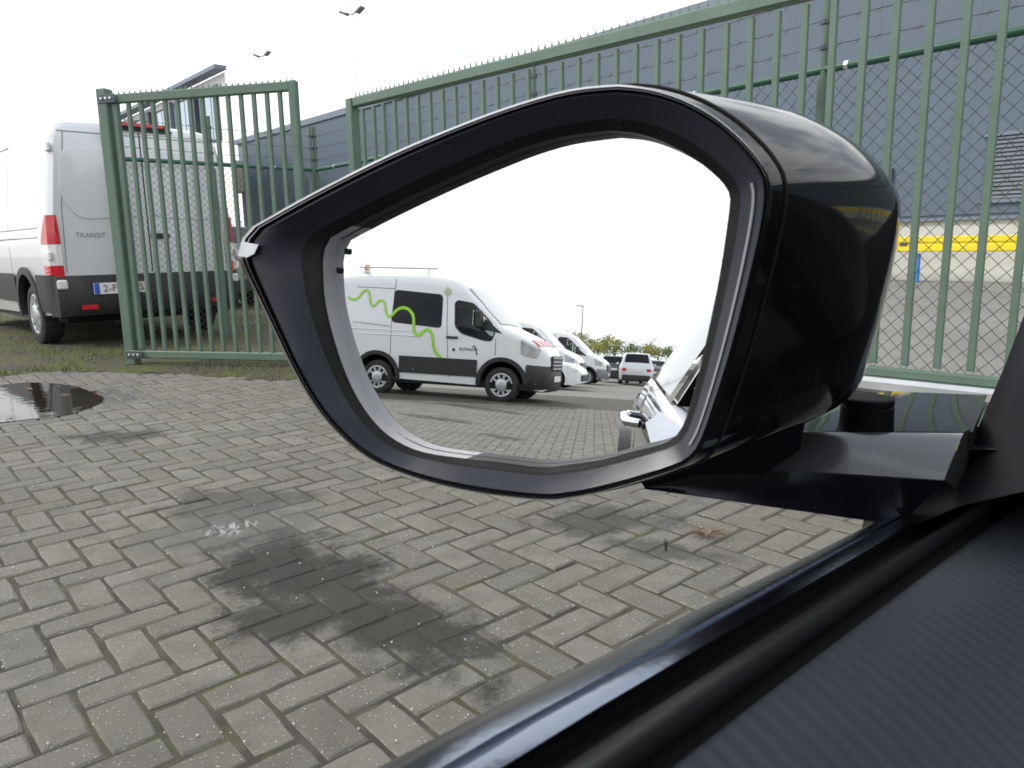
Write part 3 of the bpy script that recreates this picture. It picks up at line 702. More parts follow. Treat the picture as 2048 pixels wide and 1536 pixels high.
# cladding panels, each a cassette with its own edges
pw = 1.12; pnl = None
n = int((sL-sR)/pw)
for i in range(n):
    s = sR+pw*(i+.5)
    if pnl is None:
        mb = MB(); mb.box((0, 0, 0), (pw-.003, .05, ZR-1.45-.25), RW); o = mb.build('cladding_panel', 'wall_blue', t); pnl = o.data
    else: o = link('cladding_panel', pnl, 'wall_blue', t)
    o.location = wp(s, (ZR+1.45)/2, .03)-W0
mb = MB(); mb.box(wp((sL+sR)/2, ZR+.02, .04), (sL-sR+.3, .22, .30), RW); mb.build('roof_coping', 'wall_trim', t, world=True)
mb = MB(); mb.prism([wp(sL, 0, 0), wp(sR, 0, 0), wp(sR, 1.45, 0), wp(sL, 1.45, 0)], WN*-3); mb.build('plinth', 'plinth', t, world=True, fixn=True)
mb = MB(); mb.box(wp((sL+sR)/2, 1.47, .06), (sL-sR, .12, .06), RW); mb.build('drip_rail', 'wall_trim', t, world=True)
# personnel door
d0 = wall_pt(1705, 345); d1 = wall_pt(1786, 345); s0, s1 = np.dot(d0-W0, VPa), np.dot(d1-W0, VPa); zt = (d0[2]+d1[2])/2
mb = MB(); mb.box(wp((s0+s1)/2, zt/2, .09), (abs(s0-s1), .06, zt), RW, .01); dr = mb.build('door', 'wall_blue', t, world=True)
for sx in (s0, s1):
    mb = MB(); mb.box(wp(sx, zt/2, .10), (.07, .09, zt), RW); mb.build('door_frame', 'wall_dark', dr, world=True)
mb = MB(); mb.box(wp((s0+s1)/2, zt+.03, .10), (abs(s0-s1)+.07, .09, .06), RW); mb.build('door_head', 'wall_dark', dr, world=True)
r0 = wall_pt(1740, 398); mb = MB(); mb.box(r0+WN*.16, (.30, .04, .22), RW, .01); mb.build('door_sign', 'redsign', t, world=True)
# louvre grille
a0 = wall_pt(1975, 275); a1 = wall_pt(1965, 400); a2 = wall_pt(2110, 400)
s0, s1 = np.dot(a1-W0, VPa), np.dot(a2-W0, VPa); z0, z1 = a1[2], a0[2]
mb = MB(); mb.box(wp((s0+s1)/2, (z0+z1)/2, .06), (abs(s1-s0), .03, z1-z0), RW); lv = mb.build('louvre', 'wall_dark', t, world=True)
slm = None; ns = 15
for i in range(ns):
    z = z0+(i+.5)*(z1-z0)/ns
    if slm is None:
        mb = MB(); mb.box((0, 0, 0), (abs(s1-s0)-.06, .012, (z1-z0)/ns*.8), RW @ np.array([[1, 0, 0], [0, math.cos(.5), -math.sin(.5)], [0, math.sin(.5), math.cos(.5)]])); o = mb.build('slat', 'louver', lv); slm = o.data
    else: o = link('slat', slm, 'louver', lv)
    o.location = wp((s0+s1)/2, z, .10)-W0
for zz_ in (z0-.04, z1+.04):
    mb = MB(); mb.box(wp((s0+s1)/2, zz_, .10), (abs(s1-s0)+.1, .08, .08), RW); mb.build('louvre_frame', 'wall_trim', lv, world=True)
# beige canopy at the far end
c0 = wall_pt(488, 352); sc = np.dot(c0-W0, VPa)
mb = MB(); mb.box(wp(sc+2.6, c0[2], 1.2), (5.0, 3.4, 1.9), RW); mb.build('canopy', 'beige', t, world=True)
for ds in (.3, 4.8):
    mb = MB(); mb.box(wp(sc+ds, (c0[2]-.9)/2, 2.7), (.2, .2, c0[2]-1.0), RW); mb.build('canopy_column', 'wall_trim', t, world=True)
# yellow guard rail in front of the wall, with blue posts
t = thing('guard_rail', 'yellow crash barrier on blue posts along the warehouse wall', 'barrier', wp(0, 0, 1.0))
for dz, hh in ((1.0, .15), (.80, .16)):
    mb = MB(); mb.box(wp(-9, dz, 1.03 if hh > .155 else 1.0), (30, .05, hh*.98), RW, .02); mb.build('rail', 'yellow', t, world=True)
mb = MB(); mb.box(wp(-9, .90, .985), (30, .02, .28), RW); mb.build('rail_web', 'yellow', t, world=True)
bp0 = onplane(1828, 545, wp(0, 0, .96), WN); sb = np.dot(bp0-W0, VPa)
for k in (sb, sb-6.5, sb+6.5, sb-13):
    mb = MB(); mb.box(wp(k, .34, .95), (.22, .10, .68), RW, .015); mb.build('post', 'blue', t, world=True)
mb = MB(); mb.box(wp(sb+.25, .90, 1.06), (.16, .03, .07), RW); mb.build('splice_plate', 'hinge', t, world=True)
# white office block far left behind the van
O0 = EYE+ray(462, 300)*32; O0[2] = 0; ON = WN
t = thing('office_block', 'bright white flat roofed office block with a strip of windows behind the silver van', 'building', O0)
def op(s, z, o=0.): return O0+VPa*s+ON*o+Zv*z
ZO = 8.4
mb = MB(); _vd = np.array([O0[0], O0[1], 0]); _vd /= np.linalg.norm(_vd); mb.prism([op(0, 0), op(34, 0), op(34, ZO), op(0, ZO)], _vd*12); mb.build('wall', 'white_render', t, world=True, fixn=True)
mb = MB(); mb.box(op(16.8, ZO+.10, .3), (34.3, .5, .16), RW); mb.build('roof_edge', 'wall_trim', t, world=True)
for i in range(9):
    s = .9+i*3.3
    mb = MB(); mb.box(op(s+1.1, 6.9, .02), (2.3, .05, 2.3), RW); wn = mb.build('window', 'wall_dark', t, world=True)
    for k in range(3):
        mb = MB(); mb.box(op(s+.36+k*.74, 6.9, .045), (.64, .03, 2.1), RW); mb.build('pane', 'office_glass', wn, world=True)
    mb = MB(); mb.box(op(s+2.65, 6.9, .10), (.55, .22, 2.5), RW); mb.build('pier', 'wall_trim' if i % 2 else 'wall_dark', t, world=True)
    for j, zf in enumerate((1.6, 4.2)):
        mb = MB(); mb.box(op(s+1.1, zf, .02), (2.0, .05, 1.2), RW); wn = mb.build('window', 'office_glass', t, world=True)
# street lamps
def lamp(px, py, dist, hgt, label, arm=1):
    top = EYE+ray(px, py)*dist; x, y = top[0], top[1]; z = top[2]; t = thing('street_lamp', label, 'lamp', (x, y, 0))
    mb = MB(); mb.tube([(x, y, 0), (x, y, z*.6), (x, y, z)], [.045, .035, .025], 8); mb.build('pole', 'pole_washed_out', t, smooth=60, world=True)
    for s in (-1, 1):
        d = azv(-60 if s < 0 else 120); c = np.array([x, y, z])+d*.30
        mb = MB(); mb.tube([np.array([x, y, z-.05]), c+Zv*.06], .03, 6); mb.build('arm', 'lamp_grey', t, world=True)
        mb = MB(); Rr = frame3(d) @ np.array([[math.cos(.5), 0, -math.sin(.5)], [0, 1, 0], [math.sin(.5), 0, math.cos(.5)]]) if s > 0 else frame3(d) @ np.array([[math.cos(.4), 0, -math.sin(.4)], [0, 1, 0], [math.sin(.4), 0, math.cos(.4)]])
        mb.box(c+d*.18+Zv*.08, (.42, .30, .12), Rr, .03); mb.build('flood_head', 'lamp_grey', t, world=True)
lamp(704, 27, 34, 9, 'twin floodlight mast rising highest into the white sky')
lamp(524, 112, 46, 9, 'smaller more distant twin floodlight mast left of the tall one')

# ================================================================== VEHICLES
def boolean_cut(me, cutters, keep_mat):
    o = bpy.data.objects.new('tmp', me); C.objects.link(o); cs = []
    for cm in cutters:
        c = bpy.data.objects.new('cut', cm); C.objects.link(c); cs.append(c)
        md = o.modifiers.new('b', 'BOOLEAN'); md.operation = 'DIFFERENCE'; md.object = c; md.solver = 'EXACT'; md.material_mode = 'TRANSFER'
    dg = bpy.context.evaluated_depsgraph_get(); r = bpy.data.meshes.new_from_object(o.evaluated_get(dg), depsgraph=dg)
    for c in cs: bpy.data.objects.remove(c)
    bpy.data.objects.remove(o); return r
class Shell:
    """lofted vehicle body; x forward from the tail, y left, z up"""
    def __init__(s, L, wx, tz, top, bot, rad_, crown=.02): s.L = L; s.wx = wx; s.tz = tz; s.tp = top; s.bt = bot; s.rd = rad_; s.crown = crown
    def hw(s, x, z): return interp(s.wx, x)*interp(s.tz, z)
    def top(s, x, y=0.): 
        r = interp(s.rd, x); wd = s.hw(x, interp(s.tp, x)-r)
        u = min(1, abs(y)/max(wd, .01)); return interp(s.tp, x)+s.crown*(1-u*u)-(r*(1-math.sqrt(max(0, 1-((abs(y)-(wd-r))/r)**2))) if abs(y) > wd-r else 0)
    def section(s, x):
        zb, zt = interp(s.bt, x), interp(s.tp, x); r = min(interp(s.rd, x), (zt-zb)*.45); pts = []
        zs = zt-r
        for i in range(17):
            z = zb+(zs-zb)*i/16; pts.append((s.hw(x, z), z))
        w0 = pts[-1][0]
        for i in range(1, 8):
            a = math.pi/2*i/7; pts.append((w0-r*(1-math.cos(a)), zs+r*math.sin(a)))
        wt = pts[-1][0]
        for i in range(1, 5):
            y = wt*(1-i/4); pts.append((y, zt+s.crown*(1-(y/wt)**2)))
        right = pts; left = [(-y, z) for y, z in right[-2::-1]]
        return [(x, y, z) for y, z in right+left]
    def mesh(s, name, xs):
        b = MB(); b.loft([s.section(x) for x in xs], True, True, True)
        me = bpy.data.meshes.new(name); me.from_pydata(b.v, [], b.f)
        bm = bmesh.new(); bm.from_mesh(me); bmesh.ops.recalc_face_normals(bm, faces=bm.faces[:]); bm.to_mesh(me); bm.free(); return me
    # pieces that lie on the flank (side +1 = left)
    def side(s, x, z, side=1, off=.004): return (x, side*(s.hw(x, z)+off), z)
    def side_poly(s, pts, side=1, off=.004, rings=4):
        c = np.mean(np.array(pts), 0); n = len(pts); b = MB(); L = []
        for k in range(rings+1):
            t = max(k/rings, .02); L.append([s.side(*(c+(np.array(p)-c)*t), side, off) for p in pts])
        b.loft(L, True, True, False); return b
    def side_quad(s, x0, x1, za, zb, side=1, off=.004, nx=12, nz=6):
        za = za if callable(za) else (lambda x, v=za: v); zb = zb if callable(zb) else (lambda x, v=zb: v); b = MB(); L = []
        for i in range(nx+1):
            x = x0+(x1-x0)*i/nx; L.append([s.side(x, za(x)+(zb(x)-za(x))*j/nz, side, off) for j in range(nz+1)])
        b.loft(L, False); return b
    def ribbon(s, pts, wd, side=1, off=.006):
        b = MB(); L = []
        for i, p in enumerate(pts):
            d = np.array(pts[min(i+1, len(pts)-1)])-np.array(pts[max(i-1, 0)]); d = d/(np.linalg.norm(d)+1e-9); q = np.array([-d[1], d[0]])*wd/2
            L.append([s.side(*(np.array(p)+q), side, off), s.side(*(np.array(p)-q), side, off)])
        b.loft(L, False); return b
    def arch(s, cx, cz, r0, r1, side=1, off=.012, a0=-8, a1=188):
        b = MB(); L = []
        for i in range(25):
            a = rad(a0+(a1-a0)*i/24); c, n = math.cos(a), math.sin(a)
            L.append([s.side(cx+c*r0, cz+n*r0, side, -.03), s.side(cx+c*r0, cz+n*r0, side, off), s.side(cx+c*r1, cz+n*r1, side, off), s.side(cx+c*r1, cz+n*r1, side, .0)])
        b.loft(L, False); return b
def smooth_poly(pts, r=.05, n=4):
    out = []
    for i in range(len(pts)):
        p0, p1, p2 = np.array(pts[i-1]), np.array(pts[i]), np.array(pts[(i+1) % len(pts)])
        a = p0-p1; c = p2-p1; la, lc = np.linalg.norm(a), np.linalg.norm(c); k = min(r, la*.45, lc*.45); a = p1+a/la*k; c = p1+c/lc*k
        for j in range(n+1):
            t = j/n; out.append(tuple((1-t)**2*a+2*t*(1-t)*p1+t*t*c))
    return out
def wheel(parent, x, y, R, side, spokes=10, hubmat='hub', wd=.22):
    ax = np.array([0, side, 0.]); c = np.array([x, y-side*wd, R])
    b = MB(); b.lathe([(R*.60, .0), (R*.9, .0), (R*.985, .03), (R, .06), (R, wd-.05), (R*.98, wd-.02), (R*.90, wd), (R*.70, wd+.002), (R*.66, wd-.02), (R*.60, wd-.03), (R*.60, .0)], 36, c, ax)
    w_ = b.build('wheel', 'tyre', parent, smooth=40, fixn=True)
    b = MB(); b.lathe([(0.0, wd-.05), (R*.66, wd-.05)], 28, c, ax); b.build('wheel_void', 'hole', w_)
    b = MB(); b.lathe([(R*.67, wd-.03), (R*.665, wd-.006), (R*.62, wd-.002), (R*.56, wd-.012), (R*.56, wd-.04)], 32, c, ax)
    b.lathe([(0, wd+.012), (R*.14, wd+.010), (R*.30, wd+.004), (R*.36, wd-.012), (R*.36, wd-.04)], 28, c, ax)
    for k in range(spokes):
        a = 2*math.pi*k/spokes; e = np.array([math.cos(a), 0, math.sin(a)]); g = np.array([-math.sin(a), 0, math.cos(a)])
        V = []
        for rr, hw_ in ((R*.33, R*.055), (R*.58, R*.075)):
            for dn, sg in ((wd-.045, -1), (wd-.002, -1), (wd-.002, 1), (wd-.045, 1)): V.append(c+ax*dn+e*rr+g*hw_*sg)
        b.add(V, [(0, 1, 5, 4), (1, 2, 6, 5), (2, 3, 7, 6)])
    b.build('hubcap', hubmat, w_, smooth=35, fixn=True)
    return w_
def cyl_mesh(c, r, y0, y1, n=40):
    b = MB(); b.loft([[(c[0]+r*math.cos(2*math.pi*k/n), y, c[1]+r*math.sin(2*math.pi*k/n)) for k in range(n)] for y in (y0, y1)], True, True, True)
    me = bpy.data.meshes.new('c'); me.from_pydata(b.v, [], b.f)
    bm = bmesh.new(); bm.from_mesh(me); bmesh.ops.recalc_face_normals(bm, faces=bm.faces[:]); bm.to_mesh(me); bm.free(); me.materials.append(M['hole']); return me
def prism_mesh(pts, y0, y1, mt):
    b = MB(); b.prism([(x, y0, z) for x, z in pts], (0, y1-y0, 0)); me = bpy.data.meshes.new('c'); me.from_pydata(b.v, [], b.f)
    bm = bmesh.new(); bm.from_mesh(me); bmesh.ops.recalc_face_normals(bm, faces=bm.faces[:]); bm.to_mesh(me); bm.free(); me.materials.append(M[mt]); return me
RW_, FO, RO = .345, .86, 1.0
def van_shell(WB, wf=1.):
    L = FO+RO+WB
    return Shell(L, [(a_, b_*wf) for a_, b_ in ((0, .945), (.05, .99), (.18, 1.02), (.7, 1.03), (L-1.35, 1.03), (L-.8, 1.005), (L-.45, .94), (L-.2, .83), (L-.07, .70), (L, .52))],
                 [(.2, .955), (.45, .985), (.8, 1.0), (1.15, 1.0), (1.42, .985), (2.2, .885), (2.7, .83)],
                 [(0, 2.29), (.03, 2.35), (.10, 2.39), (.35, 2.43), (1.2, 2.45), (L-2.45, 2.44), (L-2.05, 2.385), (L-1.86, 2.32), (L-1.70, 2.22), (L-.92, 1.47), (L-.80, 1.42), (L-.5, 1.30), (L-.25, 1.17), (L-.10, 1.06), (L-.03, .97), (L, .86)],
                 [(0, .42), (.3, .36), (L-.5, .30), (L-.1, .26), (L, .30)],
                 [(0, .14), (.1, .22), (L-2, .24), (L-1.2, .14), (L-.5, .12), (L, .08)])
VXS = lambda L: sorted(set([0, .015, .04, .08, .15, .25, .45, .8, 1.2, 1.8, 2.4] + [L-k for k in (2.6, 2.3, 2.05, 1.95, 1.86, 1.78, 1.70, 1.55, 1.4, 1.25, 1.1, .98, .92, .86, .80, .7, .6, .5, .4, .3, .22, .15, .10, .06, .03, .012, 0)]))
def make_van(name, label, loc, rz, WB=3.3, paint='white', group=None, bumper='plastic', front_win=None, rear_win=None, sides=(1, -1), clad=True, gaps=None, wf=1.):
    sh = van_shell(WB, wf); L = sh.L; t = thing(name, label, 'van', loc, rz, group)
    fx, rx = L-FO, RO
    me = sh.mesh('body', VXS(L)); me.materials.append(M[paint]); me.polygons.foreach_set('material_index', [0]*len(me.polygons))
    cut = []
    for x in (fx, rx):
        for sd_ in (1, -1): cut.append(cyl_mesh((x, RW_+.03), .43, sd_*.50, sd_*1.3))
    if front_win is None: front_win = [(L-2.30, 1.50), (L-2.32, 2.10), (L-2.25, 2.17), (L-1.85, 2.14), (L-1.62, 1.97), (L-1.28, 1.62), (L-1.30, 1.42), (L-1.75, 1.44)]
    fw = smooth_poly(front_win, .06)
    cut.append(prism_mesh(fw, -1.3, 1.3, 'interior'))
    bo = boolean_cut(me, cut, paint)
    o = bpy.data.objects.new('body', bo); C.objects.link(o); o.parent = t; WM[o] = WM[t]; body = o
    bo.polygons.foreach_set('use_smooth', [True]*len(bo.polygons)); bo.set_sharp_from_angle(angle=rad(32))
    b = MB(); b.box((L/2, 0, .33), (L-.5, 1.7, .12)); b.build('underbody', 'hole', t)
    for sd_ in sides:
        b = sh.side_poly(fw, sd_, -.012); b.build('side_window', 'glass', t, fixn=True)
        b = sh.ribbon(fw+[fw[0]], .03, sd_, .002); b.build('window_seal', 'plastic', t, fixn=True)
        if rear_win:
            b = sh.side_poly(smooth_poly(rear_win, .09), sd_, .006); b.build('rear_side_window', 'win_dark', t, smooth=30, fixn=True)
        if clad:
            z0, z1 = .47, .80
            b = sh.side_quad(rx+.49, fx-.49, z0, z1, sd_, .02); b.build('side_cladding', 'plastic', t, smooth=40, fixn=True)
            b = sh.side_quad(.02, rx-.47, .40, z1, sd_, .022); b.build('side_cladding', 'plastic', t, smooth=40, fixn=True)
        for x in (fx, rx):
            sh.arch(x, RW_+.03, .425, .505, sd_, .03).build('wheel_arch', 'plastic', t, smooth=40, fixn=True)
        b = sh.side_quad(rx+.45, fx-.45, .27, .37, sd_, -.03); b.build('sill', 'plastic', t, fixn=True)
        # door lines, pressed swage lines
        for pts in gaps or ([(L-2.48, .40), (L-2.50, 1.4), (L-2.48, 2.30)], [(L-1.22, .95), (L-1.20, 1.40)], [(rx+.62, .45), (rx+.62, 2.24)], [(rx+.62, 2.24), (L-2.5, 2.24)]):
            P = []
            for i in range(len(pts)-1):
                for k in range(6): P.append(tuple(np.array(pts[i])*(1-k/6)+np.array(pts[i+1])*k/6))
            P.append(pts[-1]); b = sh.ribbon(P, .011, sd_, .0025); b.build('panel_gap', 'ink', t, fixn=True)
        for z_, x0, x1 in ((1.30, .35, L-2.55), (1.20, .35, L-2.55)):
            b = MB(); b.tube([sh.side(x0+(x1-x0)*k/10, z_, sd_, -.004) for k in range(11)], .014, 6); b.build('swage_line', paint, t, smooth=60)
        b = MB(); hx = front_win[0][0]-.10; hy = sh.hw(hx, 1.20); b.box((hx+.06, sd_*(hy+.025), 1.21), (.24, .035, .045), None, .012); b.build('door_handle', 'plastic', t)
        # door mirror and the black quarter panel it stands on
        qx = [(L-1.30, 1.46), (L-1.24, 1.60), (L-.88, 1.33), (L-1.24, 1.38)]
        sh.side_poly(qx, sd_, .008, 2).build('mirror_panel', 'plastic', t, fixn=True)
        b = MB(); b.box((L-1.33, sd_*(sh.hw(L-1.33, 1.6)+.14), 1.58), (.14, .24, .36), None, .05); b.build('door_mirror', 'plastic', t)
        b = MB(); b.box((L-1.41, sd_*(sh.hw(L-1.33, 1.6)+.15), 1.60), (.01, .18, .28), None, .003); b.build('mirror_face', 'chrome', t)
        # headlamp
        hl = smooth_poly([(L-.52, 1.24), (L-.14, 1.06), (L-.22, .88), (L-.50, .95)], .04); sh.side_poly(hl, sd_, .010, 3).build('headlamp', 'lamp_lens', t, fixn=True)
        # tail lamp wraps the rear corner
        b = MB(); L_ = []
        def tl(z, a):
            k_ = max(0., (z-1.15)/.27); g_ = max(0., (.9-z)/.12)
            if a == 0: return (.20-.11*k_-.05*g_, sd_*(sh.hw(.2-.11*k_, z)+.008), z)
            if a == 1: return (.05, sd_*(sh.hw(.05, z)+.012), z)
            if a == 2: return (-.014, sd_*(sh.hw(.0, z)-.004), z)
            return (-.016, sd_*(sh.hw(.0, z)-.022-.030*(1-k_)), z)
        for za, zb, mt, nm in ((.78, .90, 'red', 'tail_lamp'), (.90, 1.12, 'clear', 'reverse_lamp'), (1.12, 1.42, 'red', 'tail_lamp')):
            b = MB(); b.loft([[tl(z, a) for a in range(4)] for z in np.linspace(za, zb-.004, 4)], False); b.build(nm, mt, t, fixn=True)
        for x in (fx, rx): wheel(t, x, sd_*.99*wf, RW_, sd_)
    # windscreen
    b = MB(); Lp = []
    for x in np.linspace(L-1.66, L-.95, 8):
        row = []
        for y in np.linspace(-1, 1, 13):
            yy = wf*(y*(.86-.02*(L-.95-x)/.7) if x > L-1.3 else y*.80); row.append((x, yy, sh.top(x, yy)+.012))
        Lp.append(row)
    b.loft(Lp, False); b.build('windscreen', 'windscreen', t, smooth=60, fixn=True)
    # front: bumper, grille, plate
    b = MB(); Lp = []
    for z, g in ((.24, -.06), (.30, 0.0), (.50, .035), (.66, .03), (.74, .0), (.76, -.03)):
        Lp.append([(x+g*.6*(x > L-.3), sd_*(sh.hw(x, max(z, .3))+.012+g*.4), z) for sd_, xs_ in ((1, np.linspace(fx+.46, L, 10)), (-1, np.linspace(L, fx+.46, 10))) for x in xs_])
    b.loft(Lp, False); b.build('front_bumper', bumper, t, smooth=40, fixn=True)
    b = MB(); b.box((L+.02, 0, .80), (.05, 1.0*wf, .30), None, .02); gr = b.build('grille', 'plastic', t)
    for z in (.70, .77, .84, .91):
        b = MB(); b.box((L+.05, 0, z), (.03, .96*wf, .022), None, .005); b.build('grille_bar', 'hub', gr)
    b = MB(); b.box((L+.045, 0, .50), (.02, .52, .11)); b.build('number_plate', 'plate_white', t)
    # rear: bumper, doors, lamp
    b = MB(); Lp = []
    for z, g in ((.36, .0), (.40, .03), (.52, .055), (.60, .05), (.78, .02), (.79, .0)):
        ys = np.linspace(-1, 1, 41); Lp.append([(-g*(1-abs(y)**6)+(.14*max(0, abs(y)-.95)/.05 if abs(y) > .95 else 0)-.004, y*1.025*wf, z) for y in ys])
    b.loft(Lp, False); b.build('rear_bumper', 'plastic', t, smooth=50, fixn=True)
    for pts in ([(0, .80), (0, 2.33)],):
        b = MB(); b.box((-.002, 0, 1.56), (.006, .012, 1.5)); b.build('panel_gap', 'ink', t)
    for sd_ in (1, -1):
        o_ = smooth_poly([(sd_*wf*.06, 1.40), (sd_*wf*.06, 2.14), (sd_*wf*.80, 2.10), (sd_*wf*.86, 1.62), (sd_*wf*.70, 1.37)], .12, 6); c = np.mean(np.array(o_), 0)
        b = MB(); b.loft([[(.004, *(c+(np.array(p)-c)*1.0)) for p in o_], [(-.012, *(c+(np.array(p)-c)*.975)) for p in o_], [(-.012, *(c+(np.array(p)-c)*.5)) for p in o_]], True, False, True)
        b.build('rear_door_panel', paint, t, smooth=25, fixn=True)
        for z in (1.0, 2.10):
            b = MB(); b.box((.03, sd_*(sh.hw(.05, z)+.012), z), (.09, .03, .09), None, .01); b.build('hinge', paint, t)
    for sd_ in (1, -1):
        for z0_, z1_ in ((.82, 1.5), (1.5, 2.26)):
            ya_, yb_ = sh.hw(0, z0_)-.075, sh.hw(0, z1_)-.075; b = MB(); b.loft([[(-.0025, sd_*ya_, z0_), (-.0025, sd_*(ya_-.009), z0_)], [(-.0025, sd_*yb_, z1_), (-.0025, sd_*(yb_-.009), z1_)]], False); b.build('panel_gap', 'ink_grey', t)
    b = MB(); b.box((-.0015, 0, 2.268), (.004, 1.62*wf, .009)); b.build('panel_gap', 'ink_grey', t)
    b = MB(); b.box((-.02, -.12, 1.20), (.05, .20, .06), None, .015); b.build('rear_handle', 'plastic', t)
    b = MB(); b.prism([(-.03, -.36, 2.33), (-.03, .36, 2.33), (-.05, .28, 2.405), (-.05, -.28, 2.405)], (.20, 0, .03)); br = b.build('brake_light', 'plastic', t, fixn=True)
    b = MB(); b.box((-.052, 0, 2.385), (.012, .50, .035)); b.build('brake_lens', 'red', br)
    # seats seen through the door window
    for sd_ in (1, -1):
        b = MB(); b.box((L-2.05, sd_*.50, 1.55), (.16, .46, .62), None, .06); b.box((L-2.10, sd_*.50, 1.97), (.10, .26, .20), None, .04); b.build('seat', 'interior', t)
    return t, sh
def on_side_text(t, sh, s, x0, z0, size, side, mt, name='lettering', shear=.25, off=.007, front_to_rear=True):
    V, F = text_faces(s, size); b = MB()
    b.add([sh.side(x0-(v[0]+shear*v[1]), z0+v[1], side, off) if front_to_rear else sh.side(x0+v[0], z0+v[1], side, off) for v in V], F); return b.build(name, mt, t)

# ---- silver van at the left, tail to the camera
vh = azv(-44.5); vr = math.atan2(vh[1], vh[0]); vl = np.array([-vh[1], vh[0], 0])
tw = atz(78, 688, 0); vloc = tw - vh*RO - vl*.99
silver_van, sh = make_van('silver_van', 'silver panel van with dark bumper parked tail first on the verge behind the gate leaf', (vloc[0], vloc[1], .0), vr, 3.3, 'silver')
t = silver_van
b = MB(); b.box((-.066, .40-.02, .645), (.012, .53, .12)); pl = b.build('number_plate', 'plate_white', t)
b = MB(); b.box((-.074, .40+.215, .645), (.006, .05, .115)); b.build('plate_band', 'plate_blue', pl)
def rear_text(s, y0, z0, size, mt, name, parent, x=-.08):
    V, F = text_faces(s, size); q = MB(); q.add([(x, y0-v[0], z0+v[1]) for v in V], F); return q.build(name, mt, parent)
rear_text('2-FV', .555, .61, .105, 'plate_ink', 'plate_lettering', pl); rear_text('S', .185, .61, .105, 'plate_ink', 'plate_lettering', pl)
rear_text('TRANSIT', .745, 1.185, .075, 'ink_grey', 'badge_lettering', t, -.005)
b = MB(); b.box((-.06, .70, .455), (.015, .16, .05)); b.build('reflector', 'red', t)
b = MB(); b.box((-.06, -.70, .455), (.015, .16, .05)); b.build('reflector', 'red', t)
b = MB(); b.box((-.03, .93, .70), (.05, .10, .10), None, .015); b.build('fog_lamp', 'clear', t)
b = MB(); b.box((-.03, -.93, .70), (.05, .10, .10), None, .015); b.build('fog_lamp', 'clear', t)
b = MB(); b.tube([(.35, -.55, .40), (.35, .55, .40)], .09, 10); b.tube([(.35, .2, .36), (-.02, .25, .33)], .035, 8); b.box((1.0, -.3, .42), (.7, .4, .16), None, .05); b.build('running_gear', 'hole', t)

# ---- vans seen in the wing mirror
f1 = m_ground(1000, 803)
best = None
for a in np.arange(0, 360, .25):
    h = azv(a); r = f1-h*2.62
    if np.dot(r-VIRT, -MN*0+mray(900, 720)) < 0: continue
    px, py = mproj((r[0], r[1], terrain(r[0], r[1])))
    e = abs(px-752)+ 1.0*abs(py-772)
    if best is None or e < best[0]: best = (e, a, px, py)
v1az = best[1]; h1 = azv(v1az); l1 = np.array([-h1[1], h1[0], 0]); r1 = math.atan2(h1[1], h1[0])
left_seen = np.dot(VIRT-f1, l1) > 0; sv = 1 if left_seen else -1
print('V1', loc1 if False else '', 'heading', best, 'left side seen', left_seen)
x_f = RO+2.62; loc1 = f1 - h1*x_f - l1*sv*.99*.86; loc1[2] = -.03
P1 = f1 + l1*sv*.03; PN1 = l1
def v1(cx, cy, dz=0.):
    """crop pixel of the reflected van -> (x, z) on its flank"""
    q = m_onplane(680+cx*.2539, 500+cy*.2539, P1-l1*sv*dz, PN1); v = q-loc1; return (float(np.dot(v, h1)), float(v[2]))
fwin = [v1(915, 600, .06), v1(915, 420, .10), v1(935, 400, .10), v1(1060, 425, .10), v1(1110, 480, .1), v1(1195, 575, .06), v1(1225, 640, .04), v1(1195, 718, .02), v1(1130, 710, .02), v1(960, 655, .04)]
rwin = [v1(437, 312, .1), v1(818, 352, .1), v1(806, 617, .05), v1(410, 568, .05)]
van1, sh1 = make_van('service_van', 'white service van with green wavy line and dark side window reflected in the wing mirror', loc1, r1, 2.62, 'white', 'white vans parked in the row behind', front_win=fwin, rear_win=rwin, gaps=([v1(445, 225, .1), v1(437, 312, .1), v1(408, 600, .03), v1(392, 960)], [v1(850, 290, .1), v1(846, 600, .03), v1(855, 1000)], [v1(1226, 700), v1(1222, 830)], [v1(140, 290, .1), v1(440, 305, .1)], [v1(105, 565, .03), v1(400, 600, .03)]), wf=.86)
t = van1
wave = [(60, 370), (85, 385), (110, 390), (135, 380), (155, 360), (175, 325), (205, 312), (225, 330), (232, 365), (235, 400), (245, 430), (262, 442), (282, 430), (300, 403), (325, 393), (350, 410), (358, 450), (364, 490), (380, 517), (398, 527), (415, 512)]
wave2 = [(415, 515), (440, 480), (470, 460), (500, 454), (530, 460), (555, 478), (575, 505), (586, 545), (587, 590), (590, 635), (605, 665), (625, 675), (645, 665), (665, 640), (690, 627), (715, 635), (733, 665), (740, 705), (742, 750), (755, 795), (780, 830), (810, 855), (838, 866)]
for nm, wv, wd in (('green_wave', wave, .045), ('green_wave', wave2, .06)):
    pts = [v1(x, y, .04) for x, y in wv]; P = []
    for i in range(len(pts)-1):
        for k in range(3): P.append(tuple(np.array(pts[i])*(1-k/3)+np.array(pts[i+1])*k/3))
    P.append(pts[-1]); sh1.ribbon(P, wd, sv, .012).build(nm, 'green_line', t, fixn=True)
dx, dz_ = v1(853, 332, .1)
sh1.side_poly([(dx+.075*math.cos(k*.524), dz_+.075*math.sin(k*.524)) for k in range(12)], sv, .010, 2).build('round_sticker', 'pale_dot', t, fixn=True)
tx, tz_ = v1(1095, 800, .02)
on_side_text(t, sh1, 'f', tx, tz_-.07, .26, sv, 'ink'); on_side_text(t, sh1, 'luvius', tx-.09, tz_+.0, .135, sv, 'ink')
